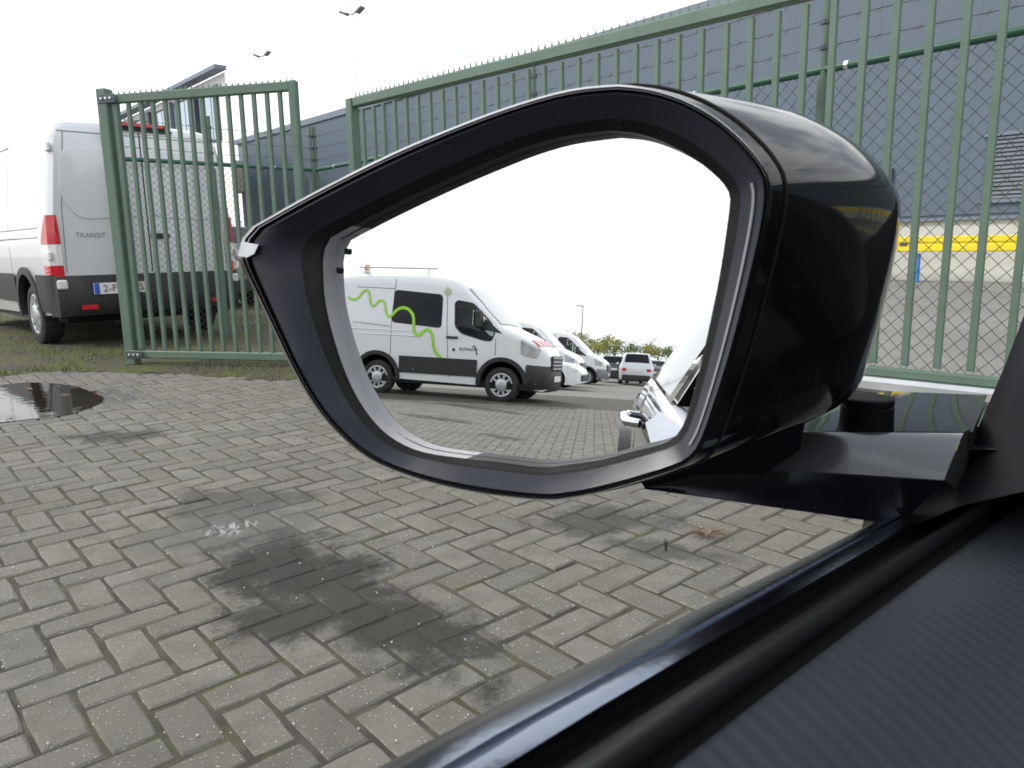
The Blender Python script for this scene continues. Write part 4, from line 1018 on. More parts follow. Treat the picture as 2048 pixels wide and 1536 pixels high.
on_side_text(t, sh1, 'dot', tx-.42, tz_-.13, .001, sv, 'ink_grey') if False else None
fx_, fz_ = v1(900, 785, .02); sh1.side_poly([(fx_+.03*math.cos(k*.785), fz_+.03*math.sin(k*.785)) for k in range(8)], sv, .010, 2).build('lock_cap', 'ink', t, fixn=True)
# red and white tape across the bonnet edge
Lv = sh1.L
for k in range(9):
    y0, y1 = .66-k*.147, .66-k*.147-.147; b = MB(); rows = []
    for x in np.linspace(Lv-.36, Lv-.18, 3): rows.append([(x, y+(x-Lv+.27)*.5, sh1.top(x, y)+.008) for y in np.linspace(y0, y1, 4)])
    b.loft(rows, False); b.build('warning_tape', 'pinkred' if k % 2 == 0 else 'plate_white', t, fixn=True)
# roof bar and beacon
ra, _ = v1(140, 180, .2); rb, _ = v1(762, 222, .2)
b = MB(); b.tube([(ra, sv*.62, 2.56), (rb, sv*.62, 2.56)], .018, 6); b.tube([(ra+.2, sv*.62, 2.44), (ra+.2, sv*.62, 2.56)], .015, 5); b.tube([(rb-.2, sv*.62, 2.42), (rb-.2, sv*.62, 2.56)], .015, 5); b.build('roof_bar', 'steel', t)
b = MB(); b.lathe([(.09, 0), (.085, .05), (.05, .05)], 12, (ra+.12, sv*.5, 2.45), (0, 0, 1)); bc = b.build('beacon_base', 'steel', t, fixn=True)
b = MB(); b.lathe([(.06, 0), (.06, .09), (.045, .125), (0, .13)], 12, (ra+.12, sv*.5, 2.50), (0, 0, 1)); b.build('beacon_lens', 'amber', bc, smooth=50, fixn=True)
# the other vans and cars of the row, parked side by side further back
def row_loc(px, dist, WBv, over=FO):
    """front bumper of a vehicle at photo column px, dist metres away in the mirror"""
    d = mray(px, 735); d = d[:2]/np.linalg.norm(d[:2]); p = VIRT[:2]+d*dist; L = FO+RO+WBv
    q = np.array([p[0], p[1], 0])-h1*L+l1*(-sv)*.75; q[2] = terrain(q[0], q[1])-.02; return q
def row_label(o, label): o['label'] = label
v3, _ = make_van('panel_van', 'white panel van with grey lower bumper in the middle of the reflected row', row_loc(1158, 28.5, 3.3), r1, 3.3, 'white', 'white vans parked in the row behind', bumper='grey_plastic', clad=False)
v4, _ = make_van('panel_van', 'white panel van with pale grey bumper furthest along the reflected row', row_loc(1212, 35.5, 3.3), r1, 3.3, 'white', 'white vans parked in the row behind', bumper='grey_plastic', clad=False)

def car_shell(L=4.4, Hc=1.5, W=.9, suv=False):
    hb = .98 if suv else .90
    if suv: top = [(0, .95), (.03, 1.02), (.10, 1.12), (.45, Hc-.06), (.7, Hc), (L-2.6, Hc), (L-2.1, Hc-.07), (L-1.35, 1.04), (L-1.2, 1.0), (L-.4, .90), (L-.08, .74), (L, .62)]
    else: top = [(0, .86), (.03, .93), (.12, .98), (.55, 1.05), (1.05, Hc-.06), (1.4, Hc), (L-2.5, Hc), (L-2.1, Hc-.06), (L-1.25, .98), (L-1.1, .95), (L-.4, .84), (L-.08, .68), (L, .56)]
    return Shell(L, [(0, W*.80), (.06, W*.90), (.25, W*.96), (.8, W), (L-1, W), (L-.4, W*.94), (L-.12, W*.8), (L, W*.55)],
                 [(.15, .93), (.35, .97), (.65, 1.0), (hb-.08, .985), (hb, .955), (Hc, .70)], top, [(0, .32), (.4, .20), (L-.3, .18), (L, .26)], [(0, .06), (.5, .12), (L-1.3, .14), (L-1, .08), (L, .05)], .015)
def make_car(name, label, loc, rz, paint, suv=False, L=4.4, Hc=1.5, group=None, R=.33):
    s = car_shell(L, Hc, .92, suv); t = thing(name, label, 'car', loc, rz, group); fx, rx = L-.88, .82; hb = .98 if suv else .90
    me = s.mesh('body', sorted([0, .02, .05, .1, .2, .35, .5, .7, .9, 1.1, 1.4, 1.7, 2.0, L-2.1, L-1.9, L-1.7, L-1.5, L-1.35, L-1.2, L-1.05, L-.8, L-.6, L-.4, L-.25, L-.12, L-.05, L])); me.materials.append(M[paint])
    bo = boolean_cut(me, [cyl_mesh((x, R+.02), R+.06, sd_*.55, sd_*1.2, 28) for x in (fx, rx) for sd_ in (1, -1)], paint)
    o = bpy.data.objects.new('body', bo); C.objects.link(o); o.parent = t; WM[o] = WM[t]
    bo.polygons.foreach_set('use_smooth', [True]*len(bo.polygons)); bo.set_sharp_from_angle(angle=rad(35))
    wt = Hc-.10
    for sd_ in (1, -1):
        wn = [(.42 if suv else 1.0, hb+.10), (.62 if suv else 1.35, wt), (L-2.15, wt), (L-1.55, hb+.05), (L-1.6, hb+.02), (.5 if suv else 1.0, hb+.04)]
        s.side_poly(smooth_poly(wn, .05), sd_, .006, 4).build('side_window', 'win_dark', t, fixn=True)
        for x in (L-2.5, L-1.45):
            s.ribbon([(x, .35), (x-.02, .6), (x-.03, hb)], .01, sd_, .003).build('panel_gap', 'ink', t, fixn=True)
        for x in (fx, rx): wheel(t, x, sd_*.90, R, sd_, 5, 'hub', .2)
        b = MB(); b.box((L-1.62, sd_*(.92+.08), hb+.08), (.14, .18, .12), None, .04); b.build('door_mirror', paint, t)
        b = MB(); b.loft([[(.26, sd_*(s.hw(.26, z)+.006), z), (.08, sd_*(s.hw(.08, z)+.008), z), (-.008, sd_*(s.hw(0, z)-.01), z), (-.010, sd_*(s.hw(0, z)-.22), z)] for z in (hb-.26, hb-.2, hb-.12)], False); b.build('tail_lamp', 'red', t, fixn=True)
        s.side_poly(smooth_poly([(L-.45, .80), (L-.12, .70), (L-.14, .60), (L-.42, .68)], .03), sd_, .008, 2).build('headlamp', 'clear', t, fixn=True)
    # rear screen and windscreen follow the body
    for x0, x1, nm, k in ((.12 if suv else .58, .44 if suv else 1.04, 'rear_window', .80), (L-2.05, L-1.38, 'windscreen', .80)):
        b = MB(); rows = []
        for x in np.linspace(x0, x1, 6):
            wd = s.hw(x, interp(s.tp, x)-.1)*k; rows.append([(x, y, s.top(x, y)+.010) for y in np.linspace(-wd, wd, 9)])
        b.loft(rows, False); b.build(nm, 'win_dark' if nm[0] == 'r' else 'windscreen', t, smooth=60, fixn=True)
    b = MB(); b.box((-.012, 0, .40), (.10, 1.45, .26), None, .04); b.build('rear_bumper', 'plastic', t)
    b = MB(); b.box((-.012, 0, hb-.20), (.02, .52, .12)); b.build('number_plate', 'plate_white', t)
    b = MB(); b.box((L-.02, 0, .42), (.10, 1.1, .22), None, .03); b.build('front_grille', 'plastic', t)
    return t
# small white car between the service van and the next van
make_car('small_car', 'low white car nosing out between the white vans in the mirror', row_loc(1136, 24.5, 2.0)+h1*.2, r1, 'white', False, 4.1, 1.55)
def back_car(name, label, px, py_d, paint, suv, rz_extra=0., L=4.4, Hc=1.55, face=0):
    d = mray(px, 740); d = d[:2]/np.linalg.norm(d[:2]); p = VIRT[:2]+d*py_d; hd = azv(CAR_AZ+180+face); r = math.atan2(hd[1], hd[0])
    return make_car(name, label, (p[0], p[1], terrain(p[0], p[1])-.02), r+rz_extra, paint, suv, L, Hc)
back_car('parked_car', 'silver sport utility car with its tail toward the mirror at the end of the yard', 1273, 39, 'silver', True, 0, 4.5, 1.66)
back_car('parked_car', 'dark car behind the furthest white van in the mirror', 1225, 44, 'dark_car', True, .1, 4.4, 1.55)
back_car('parked_car', 'dark blue car between the silver one and the car flank in the mirror', 1313, 46, 'dark_car', False, -.1, 4.4, 1.45)
back_car('parked_car', 'white car parked behind the silver sport utility car', 1262, 54, 'white', True, 0, 4.4, 1.9)
# grey hatchback behind the chain link, right of the silver van
p = EYE+ray(485, 560)*13.5
make_car('hatchback', 'grey hatchback parked beyond the silver van, seen through the gate leaf', (p[0], p[1], 0), math.atan2(vh[1], vh[0])+.25, 'grey_car', True, 4.2, 1.5)

# ================================================================== THE NEAR CAR (camera looks out of its open window)
own = thing('black_car', 'black car seen from its open driver window, with its wing mirror filling the view', 'car', (0, 0, 0), math.atan2(CF3[1], CF3[0]))
# ---- body skin: flank, rear wing, front wing, bonnet, roof (car coords: s forward, l left)
def flank_section(s):
    bulge = .0
    if s < -1.3: bulge = .030*math.sin(min(1, (-s-1.3)/.9)*math.pi/2)
    tp = 1.0
    inn = 0.
    if s < -2.7: inn = ((-s-2.7)/.75)**2*.16
    if s > 1.1: inn = ((s-1.1)/.7)**2*.14
    zb = .900-.028*max(0., min(1, (s+.05)/.55))+.035*max(0, min(1, (-s)/2.2))   # belt climbs to the rear
    bulge -= .055*max(0, min(1, (-s-1.2)/1.6))
    pts = [(.10, .20), (.135, .24), (.165, .36), (.185, .50), (.195, .62), (.197, .70), (.190, zb-.13), (.186, zb-.10), (.178, zb-.07), (.163, zb-.035), (.146, zb-.013)]
    pts = [tuple(q) for q in np.array([[np.interp(u_, range(len(pts)), [p_[0] for p_ in pts]), np.interp(u_, range(len(pts)), [p_[1] for p_ in pts])] for u_ in np.linspace(0, len(pts)-1, 41)])]
    for _ in range(6): pts = [pts[0]]+[tuple((np.array(pts[i_-1])+2*np.array(pts[i_])+np.array(pts[i_+1]))/4) for i_ in range(1, len(pts)-1)]+[pts[-1]]
    return [(l+bulge*(1-.6*max(0., min(1., (z-zb+.09)/.06)))-inn-.15*max(0., min(1., (z-zb+.13)/.09))*max(0, min(1, (-s-1.6)/1.4)), z) for l, z in pts], zb
SS = list(np.linspace(-3.45, .5, 90))
mb = MB(); mb.loft([[car(s, l, z) for l, z in flank_section(s)[0]] for s in SS], False); mb.build('side_skin', 'body_black', own, smooth=50, world=True, fixn=True)
# wheel arch, rear wheel
mb = MB(); L_ = []
for i in range(21):
    a = rad(-5+190*i/20); L_.append([car(-2.35+.36*math.cos(a), .232, .33+.36*math.sin(a)), car(-2.35+.36*math.cos(a), .10, .33+.36*math.sin(a))])
mb.loft(L_, False); mb.build('wheel_arch', 'plastic', own, smooth=40, world=True)
mb = MB(); mb.lathe([(.0, 0), (.2, 0), (.22, .02), (.32, .02), (.335, -.02), (.335, -.2)], 32, car(-2.35, .215, .33), CL3); mb.build('rear_wheel', 'tyre', own, smooth=40, world=True, fixn=True)
# front wing and bonnet
mb = MB(); L_ = []
for s in np.linspace(.53, 1.85, 16):
    sec, zb = flank_section(s); k = max(0, (s-.53)/1.3); inn = ((s-1.1)/.7)**2*.14 if s > 1.1 else 0; dz = .05*k*k
    L_.append([car(s, l-inn, z-(dz if z > .6 else 0)) for l, z in ((.10, .20), (.165, .36), (.185, .55), (.195, .70), (.195, .80), (.190, .835), (.180, .858), (.162, .875), (.13, .887), (.08, .897), (-.05, .915), (-.30, .945), (-.85, .96))])
mb.loft(L_, False); mb.build('front_wing', 'body_black', own, smooth=60, world=True, fixn=True)
# rear glasshouse and roof
def gl_top(s): return (-.13-.10*max(0, min(1, (-s-1.4)/1.5)), 1.36-.05*max(0, min(1, (-s-1.2)/1.4))**2-.02*max(0, s))
mb = MB(); L_ = []
for s in np.linspace(-2.75, -.72, 14):
    sec, zb = flank_section(s); l0 = sec[-1][0]-.006; lt, zt = gl_top(s); f = max(0, min(1, (-s-2.0)/.75))
    zt2 = zt-(zt-zb)*.85*f**1.6; lt2 = l0+(lt-l0)*(zt2-zb)/(zt-zb); L_.append([car(s, l0+(lt2-l0)*k/4, zb-.01+(zt2-zb)*k/4) for k in range(5)])
mb.loft(L_, False); mb.build('rear_door_glass', 'win_dark', own, smooth=60, world=True, fixn=True)
mb = MB(); L_ = []
for s in np.linspace(-3.3, .02, 22):
    sec, zb = flank_section(s); lt, zt = gl_top(s); f = max(0, min(1, (-s-2.0)/1.3)); zt2 = zt-(zt-zb)*.9*f**1.5; l0 = sec[-1][0]; lt2 = l0-.01+(lt-l0)*(zt2-zb)/(zt-zb)
    L_.append([car(s, lt2+.012, zt2-.028), car(s, lt2+.012, zt2), car(s, lt2-.02, zt2+.03), car(s, lt2-.15, zt2+.06), car(s, lt2-.75, zt2+.08)])
mb.loft(L_, False); mb.build('roof', 'gloss_black', own, smooth=60, world=True, fixn=True)
mb = MB(); sec, zb = flank_section(-.72); lt, zt = gl_top(-.72); mb.prism([car(-.72, .135, zb-.02), car(-.60, .135, zb-.02), car(-.64, lt, zt), car(-.76, lt, zt)], -CL3*.05); mb.build('door_pillar', 'gloss_black', own, world=True, fixn=True)
# door handle standing off the skin
hz_ = .835; hs = -.98
mb = MB(); mb.tube([car(hs+.10, .185, hz_), car(hs+.085, .212, hz_+.002), car(hs-.02, .219, hz_+.004), car(hs-.11, .212, hz_+.002), car(hs-.125, .185, hz_)], [.009, .010, .011, .010, .009], 12); mb.build('door_handle', 'chrome', own, smooth=60, world=True)
# ---- window sill: belt moulding, seals, inner trim (each a strip along the door)
ZN, ZF = .890, .866
def sline(pn, pf, zn, zf, e0=-.55, e1=.10):
    a = atz(*pn, zn); b_ = atz(*pf, zf); d = (b_-a)/np.linalg.norm(b_-a); Ln = np.linalg.norm(b_-a); return a, d, Ln
def strip(name, lines, mt, back=-.72, fwd=.05, n=18, sm=50):
    """lines: (near pixel, far pixel, z near, z far) in order across the sill"""
    P = [sline(*q) for q in lines]; L_ = []
    for i in range(n+1):
        L_.append([a+(d if back+(Ln+fwd-back)*i/n > 0 else CF3)*(back+(Ln+fwd-back)*i/n) for a, d, Ln in P])
    mb = MB(); mb.loft(L_, False); return mb.build(name, mt, own, smooth=sm, world=True, flip=False)
k = lambda n, f, dz=0.: (n, f, ZN+dz, ZF+dz)
strip('belt_moulding', [k((740, 1536), (1740, 1052), -.03), k((778, 1530), (1752, 1043), -.004), k((810, 1530), (1768, 1036), .001), k((880, 1530), (1815, 1023), .0025), k((905, 1530), (1832, 1018), .0005), k((930, 1530), (1850, 1013), .002), k((1000, 1530), (1905, 1000), .001), k((1030, 1530), (1925, 998), -.006), k((1036, 1530), (1930, 998), -.02)], 'moulding', sm=70)
strip('glass_channel', [k((1026, 1530), (1925, 999), -.012), k((1090, 1530), (1958, 997), -.014), k((1125, 1530), (1970, 997), -.010)], 'hole')
strip('inner_seal', [k((1112, 1530), (1966, 998), -.012), k((1135, 1530), (1972, 996), -.001), k((1175, 1530), (1985, 992), .003), k((1225, 1530), (2000, 992), .0), k((1270, 1530), (2014, 996), -.008), k((1285, 1530), (2018, 1000), -.016)], 'rubber', sm=70)
strip('trim_gap', [k((1275, 1530), (2012, 1000), -.014), k((1350, 1530), (2045, 1006), -.014)], 'hole')
strip('door_trim', [k((1338, 1530), (2040, 1006), -.018), k((1346, 1530), (2046, 1003), -.008), k((1375, 1530), (2062, 1000), -.007), k((1650, 1530), (2260, 1010), -.016), k((2000, 1530), (2500, 1020), -.032), k((2600, 1530), (2900, 1030), -.065)], 'weave', sm=60)
# ---- pillar and mirror sail at the front of the window
def ppath(pts, dd):
    return [EYE+ray(x, y)*q for (x, y), q in zip(pts, dd)]
outer = ppath([(2180, 300), (2110, 470), (2052, 620), (2010, 730), (1972, 820), (1950, 868), (1925, 918), (1890, 955), (1840, 985), (1800, 1002), (1752, 1020), (1745, 1046)], [.66, .60, .56, .535, .515, .505, .49, .475, .46, .45, .44, .425])
mid = ppath([(2250, 330), (2170, 500), (2100, 640), (2055, 745), (2015, 835), (1992, 880), (1965, 925), (1930, 962), (1880, 990), (1830, 1010), (1790, 1025), (1770, 1046)], [.63, .57, .53, .505, .49, .48, .465, .45, .44, .432, .425, .415])
inner = ppath([(2420, 420), (2300, 560), (2200, 690), (2130, 790), (2085, 860), (2060, 900), (2040, 930), (2015, 958), (1975, 978), (1930, 992), (1870, 1010), (1800, 1046)], [.58, .53, .49, .465, .45, .44, .435, .43, .425, .42, .415, .405])
inner2 = ppath([(2700, 600), (2500, 700), (2380, 800), (2300, 880), (2230, 920), (2190, 940), (2150, 955), (2100, 970), (2040, 985), (1980, 998), (1920, 1012), (1840, 1046)], [.5, .47, .44, .42, .405, .4, .395, .395, .395, .395, .39, .385])
back = [q+CF3*.05-CL3*.0+Zv*.004 for q in outer]
mb = MB(); mb.loft([back, outer, mid, inner, inner2], False); mb.build('window_frame', 'frame_black', own, smooth=70, world=True)

# ---- dark cabin round the camera: headliner, dashboard, far door, seats
mb = MB(); mb.loft([[car(s_, -.10, 1.34), car(s_, -.75, 1.40), car(s_, -1.35, 1.34)] for s_ in (-2.2, -.9, .0)], False); mb.build('headliner', 'interior', own, world=True)
mb = MB(); mb.box(car(.78, -.66, .72), (.62, 1.46, .44), frame3(CF3), .05); mb.tube([car(.62, .06, .90), car(.3, -.03, 1.16), car(-.05, -.10, 1.36)], [.045, .04, .04], 10); mb.build('dashboard', 'interior', own, world=True)
mb = MB(); mb.box(car(-.6, -1.45, .60), (2.6, .08, .66), frame3(CF3), .03); mb.build('far_door', 'interior', own, world=True)
mb = MB(); mb.box(car(-.6, -.62, .16), (3.0, 1.5, .06), frame3(CF3)); mb.build('cabin_floor', 'interior', own, world=True)
for l_ in (-.33, -1.02):
    mb = MB(); mb.box(car(-.35, l_, .38), (.52, .52, .2), frame3(CF3), .06); mb.box(car(-.72, l_, .78), (.16, .5, .72), frame3(CF3), .06); mb.box(car(-.80, l_, 1.20), (.10, .26, .2), frame3(CF3), .04); mb.build('seat', 'interior', own, world=True)
# ---- wing mirror
def resample(seg, n):
    seg = np.array(seg, float); d = np.r_[0, np.cumsum(np.linalg.norm(np.diff(seg, axis=0), axis=1))]; u = np.linspace(0, d[-1], n+1)[:-1]
    # Catmull-Rom through the points, sampled evenly
    fine = []; P = seg
    for i in range(len(P)-1):
        p0 = P[max(i-1, 0)]; p1 = P[i]; p2 = P[i+1]; p3 = P[min(i+2, len(P)-1)]
        for t in np.linspace(0, 1, 12)[:-1]: fine.append(.5*((2*p1)+(-p0+p2)*t+(2*p0-5*p1+4*p2-p3)*t*t+(-p0+3*p1-3*p2+p3)*t**3))
    fine.append(P[-1]); fine = np.array(fine); d = np.r_[0, np.cumsum(np.linalg.norm(np.diff(fine, axis=0), axis=1))]; u = np.linspace(0, d[-1], n+1)[:-1]
    return np.column_stack([np.interp(u, d, fine[:, 0]), np.interp(u, d, fine[:, 1])])
CNT = (26, 18, 22, 16, 34)
def contour(segs): return np.concatenate([resample(s, n) for s, n in zip(segs, CNT)])
L2 = contour([
    [(474, 508), (483, 478), (492, 461), (520, 444), (600, 399), (700, 347), (800, 299), (900, 257), (1000, 219), (1100, 188), (1170, 174), (1238, 169)],
    [(1238, 169), (1300, 176), (1370, 198), (1440, 238), (1500, 292), (1535, 340), (1544, 372)],
    [(1544, 372), (1543, 410), (1530, 480), (1500, 600), (1465, 725), (1430, 830), (1412, 880), (1400, 905)],
    [(1400, 905), (1378, 928), (1330, 948), (1250, 972), (1180, 990), (1108, 1001)],
    [(1108, 1001), (1050, 998), (950, 985), (850, 962), (760, 929), (700, 890), (640, 828), (590, 750), (545, 660), (510, 588), (484, 535), (474, 508)]])
L1 = contour([
    [(646, 522), (650, 497), (662, 475), (690, 460), (757, 425), (851, 379), (931, 343), (1038, 299), (1110, 277), (1160, 268), (1216, 261)],
    [(1216, 261), (1275, 267), (1336, 288), (1392, 320), (1440, 360), (1459, 388), (1460, 400)],
    [(1460, 400), (1457, 430), (1440, 545), (1416, 665), (1388, 783), (1368, 846), (1352, 872)],
    [(1352, 872), (1322, 887), (1270, 900), (1203, 918), (1140, 928), (1100, 933)],
    [(1100, 933), (1060, 932), (991, 923), (893, 912), (827, 898), (771, 866), (729, 818), (696, 757), (668, 677), (650, 598), (646, 522)]])
GLS = contour([
    [(680, 530), (681, 518), (690, 504), (705, 494), (781, 442), (874, 385), (945, 345), (1015, 313), (1085, 283), (1156, 262), (1216, 252)],
    [(1216, 252), (1277, 258), (1342, 280), (1400, 312), (1452, 353), (1476, 385), (1480, 405)],
    [(1480, 405), (1474, 432), (1458, 548), (1432, 670), (1404, 790), (1384, 855), (1364, 884)],
    [(1364, 884), (1330, 899), (1270, 913), (1203, 930), (1140, 942), (1100, 946)],
    [(1100, 946), (1060, 944), (991, 928), (893, 906), (841, 882), (804, 854), (762, 798), (724, 713), (696, 620), (682, 560), (680, 530)]])
def unp(cn, off): return [onplane(x, y, MP+MN*off, MN) for x, y in cn]
def mixc(t): return L2*(1-t)+L1*t
cen = np.mean(unp(L2, .02), 0)
# shell: from the rim back along the car's forward direction
rim = np.array(unp(L2, .013)); shl = [None, list(rim)]
axis = CF3*.985+CL3*(-.10)+Zv*.03; axis /= np.linalg.norm(axis)
cs = []
for d, sc in ((.012, 1.004), (.04, 1.004), (.07, 1.0), (.10, .994), (.125, .978), (.147, .948), (.165, .90), (.18, .825), (.191, .72), (.199, .56), (.204, .30)):
    cen2 = cen*.58+np.array(unp([(1390, 880)], .013)[0])*.42
    c = cen2+axis*d; dv = rim-cen2; flat = dv-np.outer(dv @ axis, axis); depth = (dv @ axis)[:, None]*axis
    cs.append(list(c+flat*sc+depth*max(0, 1-d*5)))
cover = MB(); cover.loft([shl[1]]+cs, True, False, True); wm = cover.build('wing_mirror', 'gloss_black', own, smooth=60, world=True)
tag(wm, 'gloss black wing mirror on the door')
# rim lip, groove, funnel, recess wall
mb = MB(); mb.loft([list(rim), unp(mixc(.012), .0175), unp(mixc(.03), .0225), unp(mixc(.045), .0235), unp(mixc(.058), .0228), unp(mixc(.066), .0222), unp(mixc(.078), .0240), unp(mixc(.095), .0247), unp(mixc(.108), .0240), unp(mixc(.12), .0225)], True); mb.build('rim', 'rim_black', wm, smooth=60, world=True)
mb = MB(); mb.loft([unp(mixc(.12), .0225), unp(mixc(.13), .0195), unp(mixc(.15), .0195), unp(mixc(.16), .0230)], True); mb.build('rim_groove', 'hole', wm, smooth=30, world=True)
mb = MB(); mb.loft([unp(mixc(.16), .0230), unp(mixc(.20), .0235), unp(mixc(.45), .0185), unp(mixc(.66), .0145), unp(mixc(.74), .0130)], True); mb.build('bezel', 'bezel', wm, smooth=60, world=True)
mb = MB(); mb.loft([unp(mixc(.74), .0130), unp(mixc(.85), .0110), unp(mixc(.95), .0102), unp(L1, .0090)], True); mb.build('inner_bezel', 'satin_black', wm, smooth=60, world=True)
sidx = list(range(43, 67))
mb = MB(); mb.loft([[unp(mixc(t_), o_)[i_] for i_ in sidx] for t_, o_ in ((.40, .0196), (.41, .0204), (.47, .0194), (.48, .0184))], False); mb.build('rim_lit_line', 'strip_lit', wm, smooth=60, world=True)  # added pale line painting the lit groove on the right rim
in3 = np.array(unp(L1, .0090)); gl3 = in3-MN*.0090
wl = in3-MN*.0095
idx = list(range(90, 116))+list(range(0, 5))
mb = MB(); mb.loft([[in3[i_] for i_ in idx], [wl[i_] for i_ in idx]], False); mb.build('recess_wall', 'recess_skylit', wm, smooth=60, world=True)  # stretch of wall facing the sky, its light painted in
idx = list(range(4, 91))
mb = MB(); mb.loft([[in3[i_] for i_ in idx], [wl[i_] for i_ in idx]], False); mb.build('recess_wall', 'satin_black', wm, smooth=60, world=True)  # rest of the same wall, coloured black without that painted light
ctr = np.mean(gl3, 0); big = ctr+(gl3-ctr)*1.03
mb = MB(); mb.loft([list(big-MN*.004), list(ctr+(gl3-ctr)*.2-MN*.004)], True, False, True); mb.build('glass_backing', 'satin_black', wm, world=True)
mb = MB(); mb.poly(list(gl3)); o = mb.build('mirror_glass', 'mirror', wm, world=True)
if np.dot(np.array(o.data.polygons[0].normal), np.array((WM[own].inverted().to_3x3() @ Vector(MN)))) < 0: o.data.flip_normals()
tag(o, 'mirror glass showing the vans parked behind')
# thin dark edge round the glass and the two little clips at its outer end
ed = ctr+(gl3-ctr)*1.006
mb = MB(); mb.tube([ *[q+MN*.0005 for q in ed], ed[0]+MN*.0005], .0007, 6, caps=False); mb.build('glass_edge', 'satin_black', wm, world=True)
for x, y in ((694, 503), (678, 541)):
    q = onplane(x, y, MP+MN*.001, MN); mb = MB(); mb.box(q, (.003, .003, .0035), frame3(MN), .0008); mb.build('clip', 'satin_black', wm, world=True)
# clear indicator end at the outer tip
def quadpx(pts, off): return [onplane(x, y, MP+MN*off, MN) for x, y in pts]
tp_ = [(484, 482), (498, 486), (517, 489), (508, 508), (494, 515), (475, 512)]
mb = MB(); A_ = quadpx(tp_, .0255); B_ = quadpx(tp_, .012); mb.loft([B_, A_], True, False, True); mb.build('indicator_end', 'lens', wm, world=True, fixn=True)
# blue grey seam patch where the cover meets the rim at the top right
# cover parting line: a thin groove along the shell a little behind the rim
gp = np.array(cs[0]); gp = cen+axis*.012+(gp-cen-axis*.012)*1.001
mb = MB(); mb.tube([*gp, gp[0]], .0009, 5, caps=False); mb.build('cover_seam', 'hole', wm, world=True)
# lower shell line and neck under the housing
def unz(x, y, q): return EYE+ray(x, y)*q
neck = [unz(1690, 812, .395), unz(1745, 795, .41), unz(1772, 800, .43), unz(1772, 832, .43), unz(1768, 868, .43), unz(1690, 880, .40)]
c_ = atz(1731, 862, .903)+Zv*.016
mb = MB(); mb.lathe([(.0, .0062), (.011, .0060), (.0142, .0056), (.0150, .005), (.0152, .002), (.0146, .0015), (.0146, .0005), (.0152, 0), (.0155, -.010), (.0160, -.015), (.0175, -.0165)], 36, c_, Zv); mb.build('pivot', 'frame_black', wm, smooth=40, world=True, fixn=True)
# mirror foot: blade from the door to the housing
ft = [atz(1400, 918, .905), atz(1590, 862, .9095), atz(1700, 859, .9095), atz(1928, 864, .9095), atz(1888, 960, .894), atz(1720, 948, .894), atz(1530, 938, .894)]
fr_n = [atz(1400, 918, .905), atz(1530, 938, .894), atz(1720, 948, .894), atz(1892, 960.5, .894)]
fb_ = [ft[1], ft[3]]; ff_ = [ft[6], ft[4]]
grid_ = [[(fb_[0]*(1-u_)+fb_[1]*u_)*(1-v_)+(ff_[0]*(1-u_)+ff_[1]*u_)*v_+Zv*(.0012*math.sin(math.pi*v_)-.0006*(2*v_-1)**8) for u_ in np.linspace(0, 1, 13)] for v_ in np.linspace(0, 1, 11)]
mb = MB(); mb.loft(grid_, False); mb.build('foot_top', 'foot_sky_sheen', wm, smooth=60, world=True, fixn=True)
def vert_at(q, x, y):
    """point on pixel ray (x, y) in the vertical plane facing the camera through q"""
    return onplane(x, y, q, np.array([0, 1., 0]))
fd_ = ft[4]-ft[6]; fd_[2] = 0; fd_ /= np.linalg.norm(fd_); fnn = np.array([fd_[1], -fd_[0], -.35]); fnn /= np.linalg.norm(fnn)
def fpl(x, y, o=0.): return onplane(x, y, ft[6]+fnn*o, fnn)
tx_ = [1290, 1340, 1400, 1465, 1530, 1590, 1655, 1720, 1790, 1850, 1889]
ty_ = [float(np.interp(x, [1290, 1400, 1530, 1720, 1889], [966, 926, 938.5, 949, 960.5])) for x in tx_]
bx_ = [1290, 1340, 1392, 1450, 1510, 1560, 1615, 1665, 1715, 1760, 1800]; by_ = [978+(x-1290)*.1425 for x in bx_]
rows_ = []
for u_ in np.linspace(0, 1, 7):
    rows_.append([fpl(a*(1-u_)+c*u_, b_*(1-u_)+d*u_, -.0025*math.sin(math.pi*u_)) for a, b_, c, d in zip(tx_, ty_, bx_, by_)])
rows_.append([q+CF3*.04+Zv*.003 for q in rows_[-1]])
capr = []
for u_ in np.linspace(0, 1, 9):
    row = []
    for v_ in np.linspace(0, 1, 9):
        a_ = np.array([1764, 782])*(1-u_)+np.array([1975, 790])*u_; b2 = np.array([1575, 862])*(1-u_)+np.array([1945, 864])*u_; pq = a_*(1-v_)+b2*v_
        row.append(atz(pq[0], pq[1], .903-.010*(1-v_)**2-.006*(2*u_-1)**2*(1-v_)))
    capr.append(row)
mb = MB(); mb.loft(capr, False); mb.loft([[q-Zv*.006 for q in r_] for r_ in capr], False); mb.build('foot_cap', 'gloss_black', wm, smooth=70, world=True)
mb = MB(); mb.loft(rows_, False); mb.build('foot_skirt', 'rim_black', wm, smooth=70, world=True)
mb = MB(); mb.loft([[fpl(x, y, .006) for x, y in ((1280, 962), (1400, 880), (1500, 850), (1610, 845))], [fpl(x, y, .006) for x, y in ((1290, 976), (1400, 950), (1530, 948), (1600, 900))]], False); mb.build('foot_root', 'frame_black', wm, smooth=60, world=True)
mb = MB(); mb.loft([[ft[3], ft[4]], [unz(1962, 850, .53), unz(1925, 985, .47)], [unz(1990, 845, .54), unz(1960, 990, .48)]], False); mb.build('foot_fairing', 'hole', wm, smooth=60, world=True)

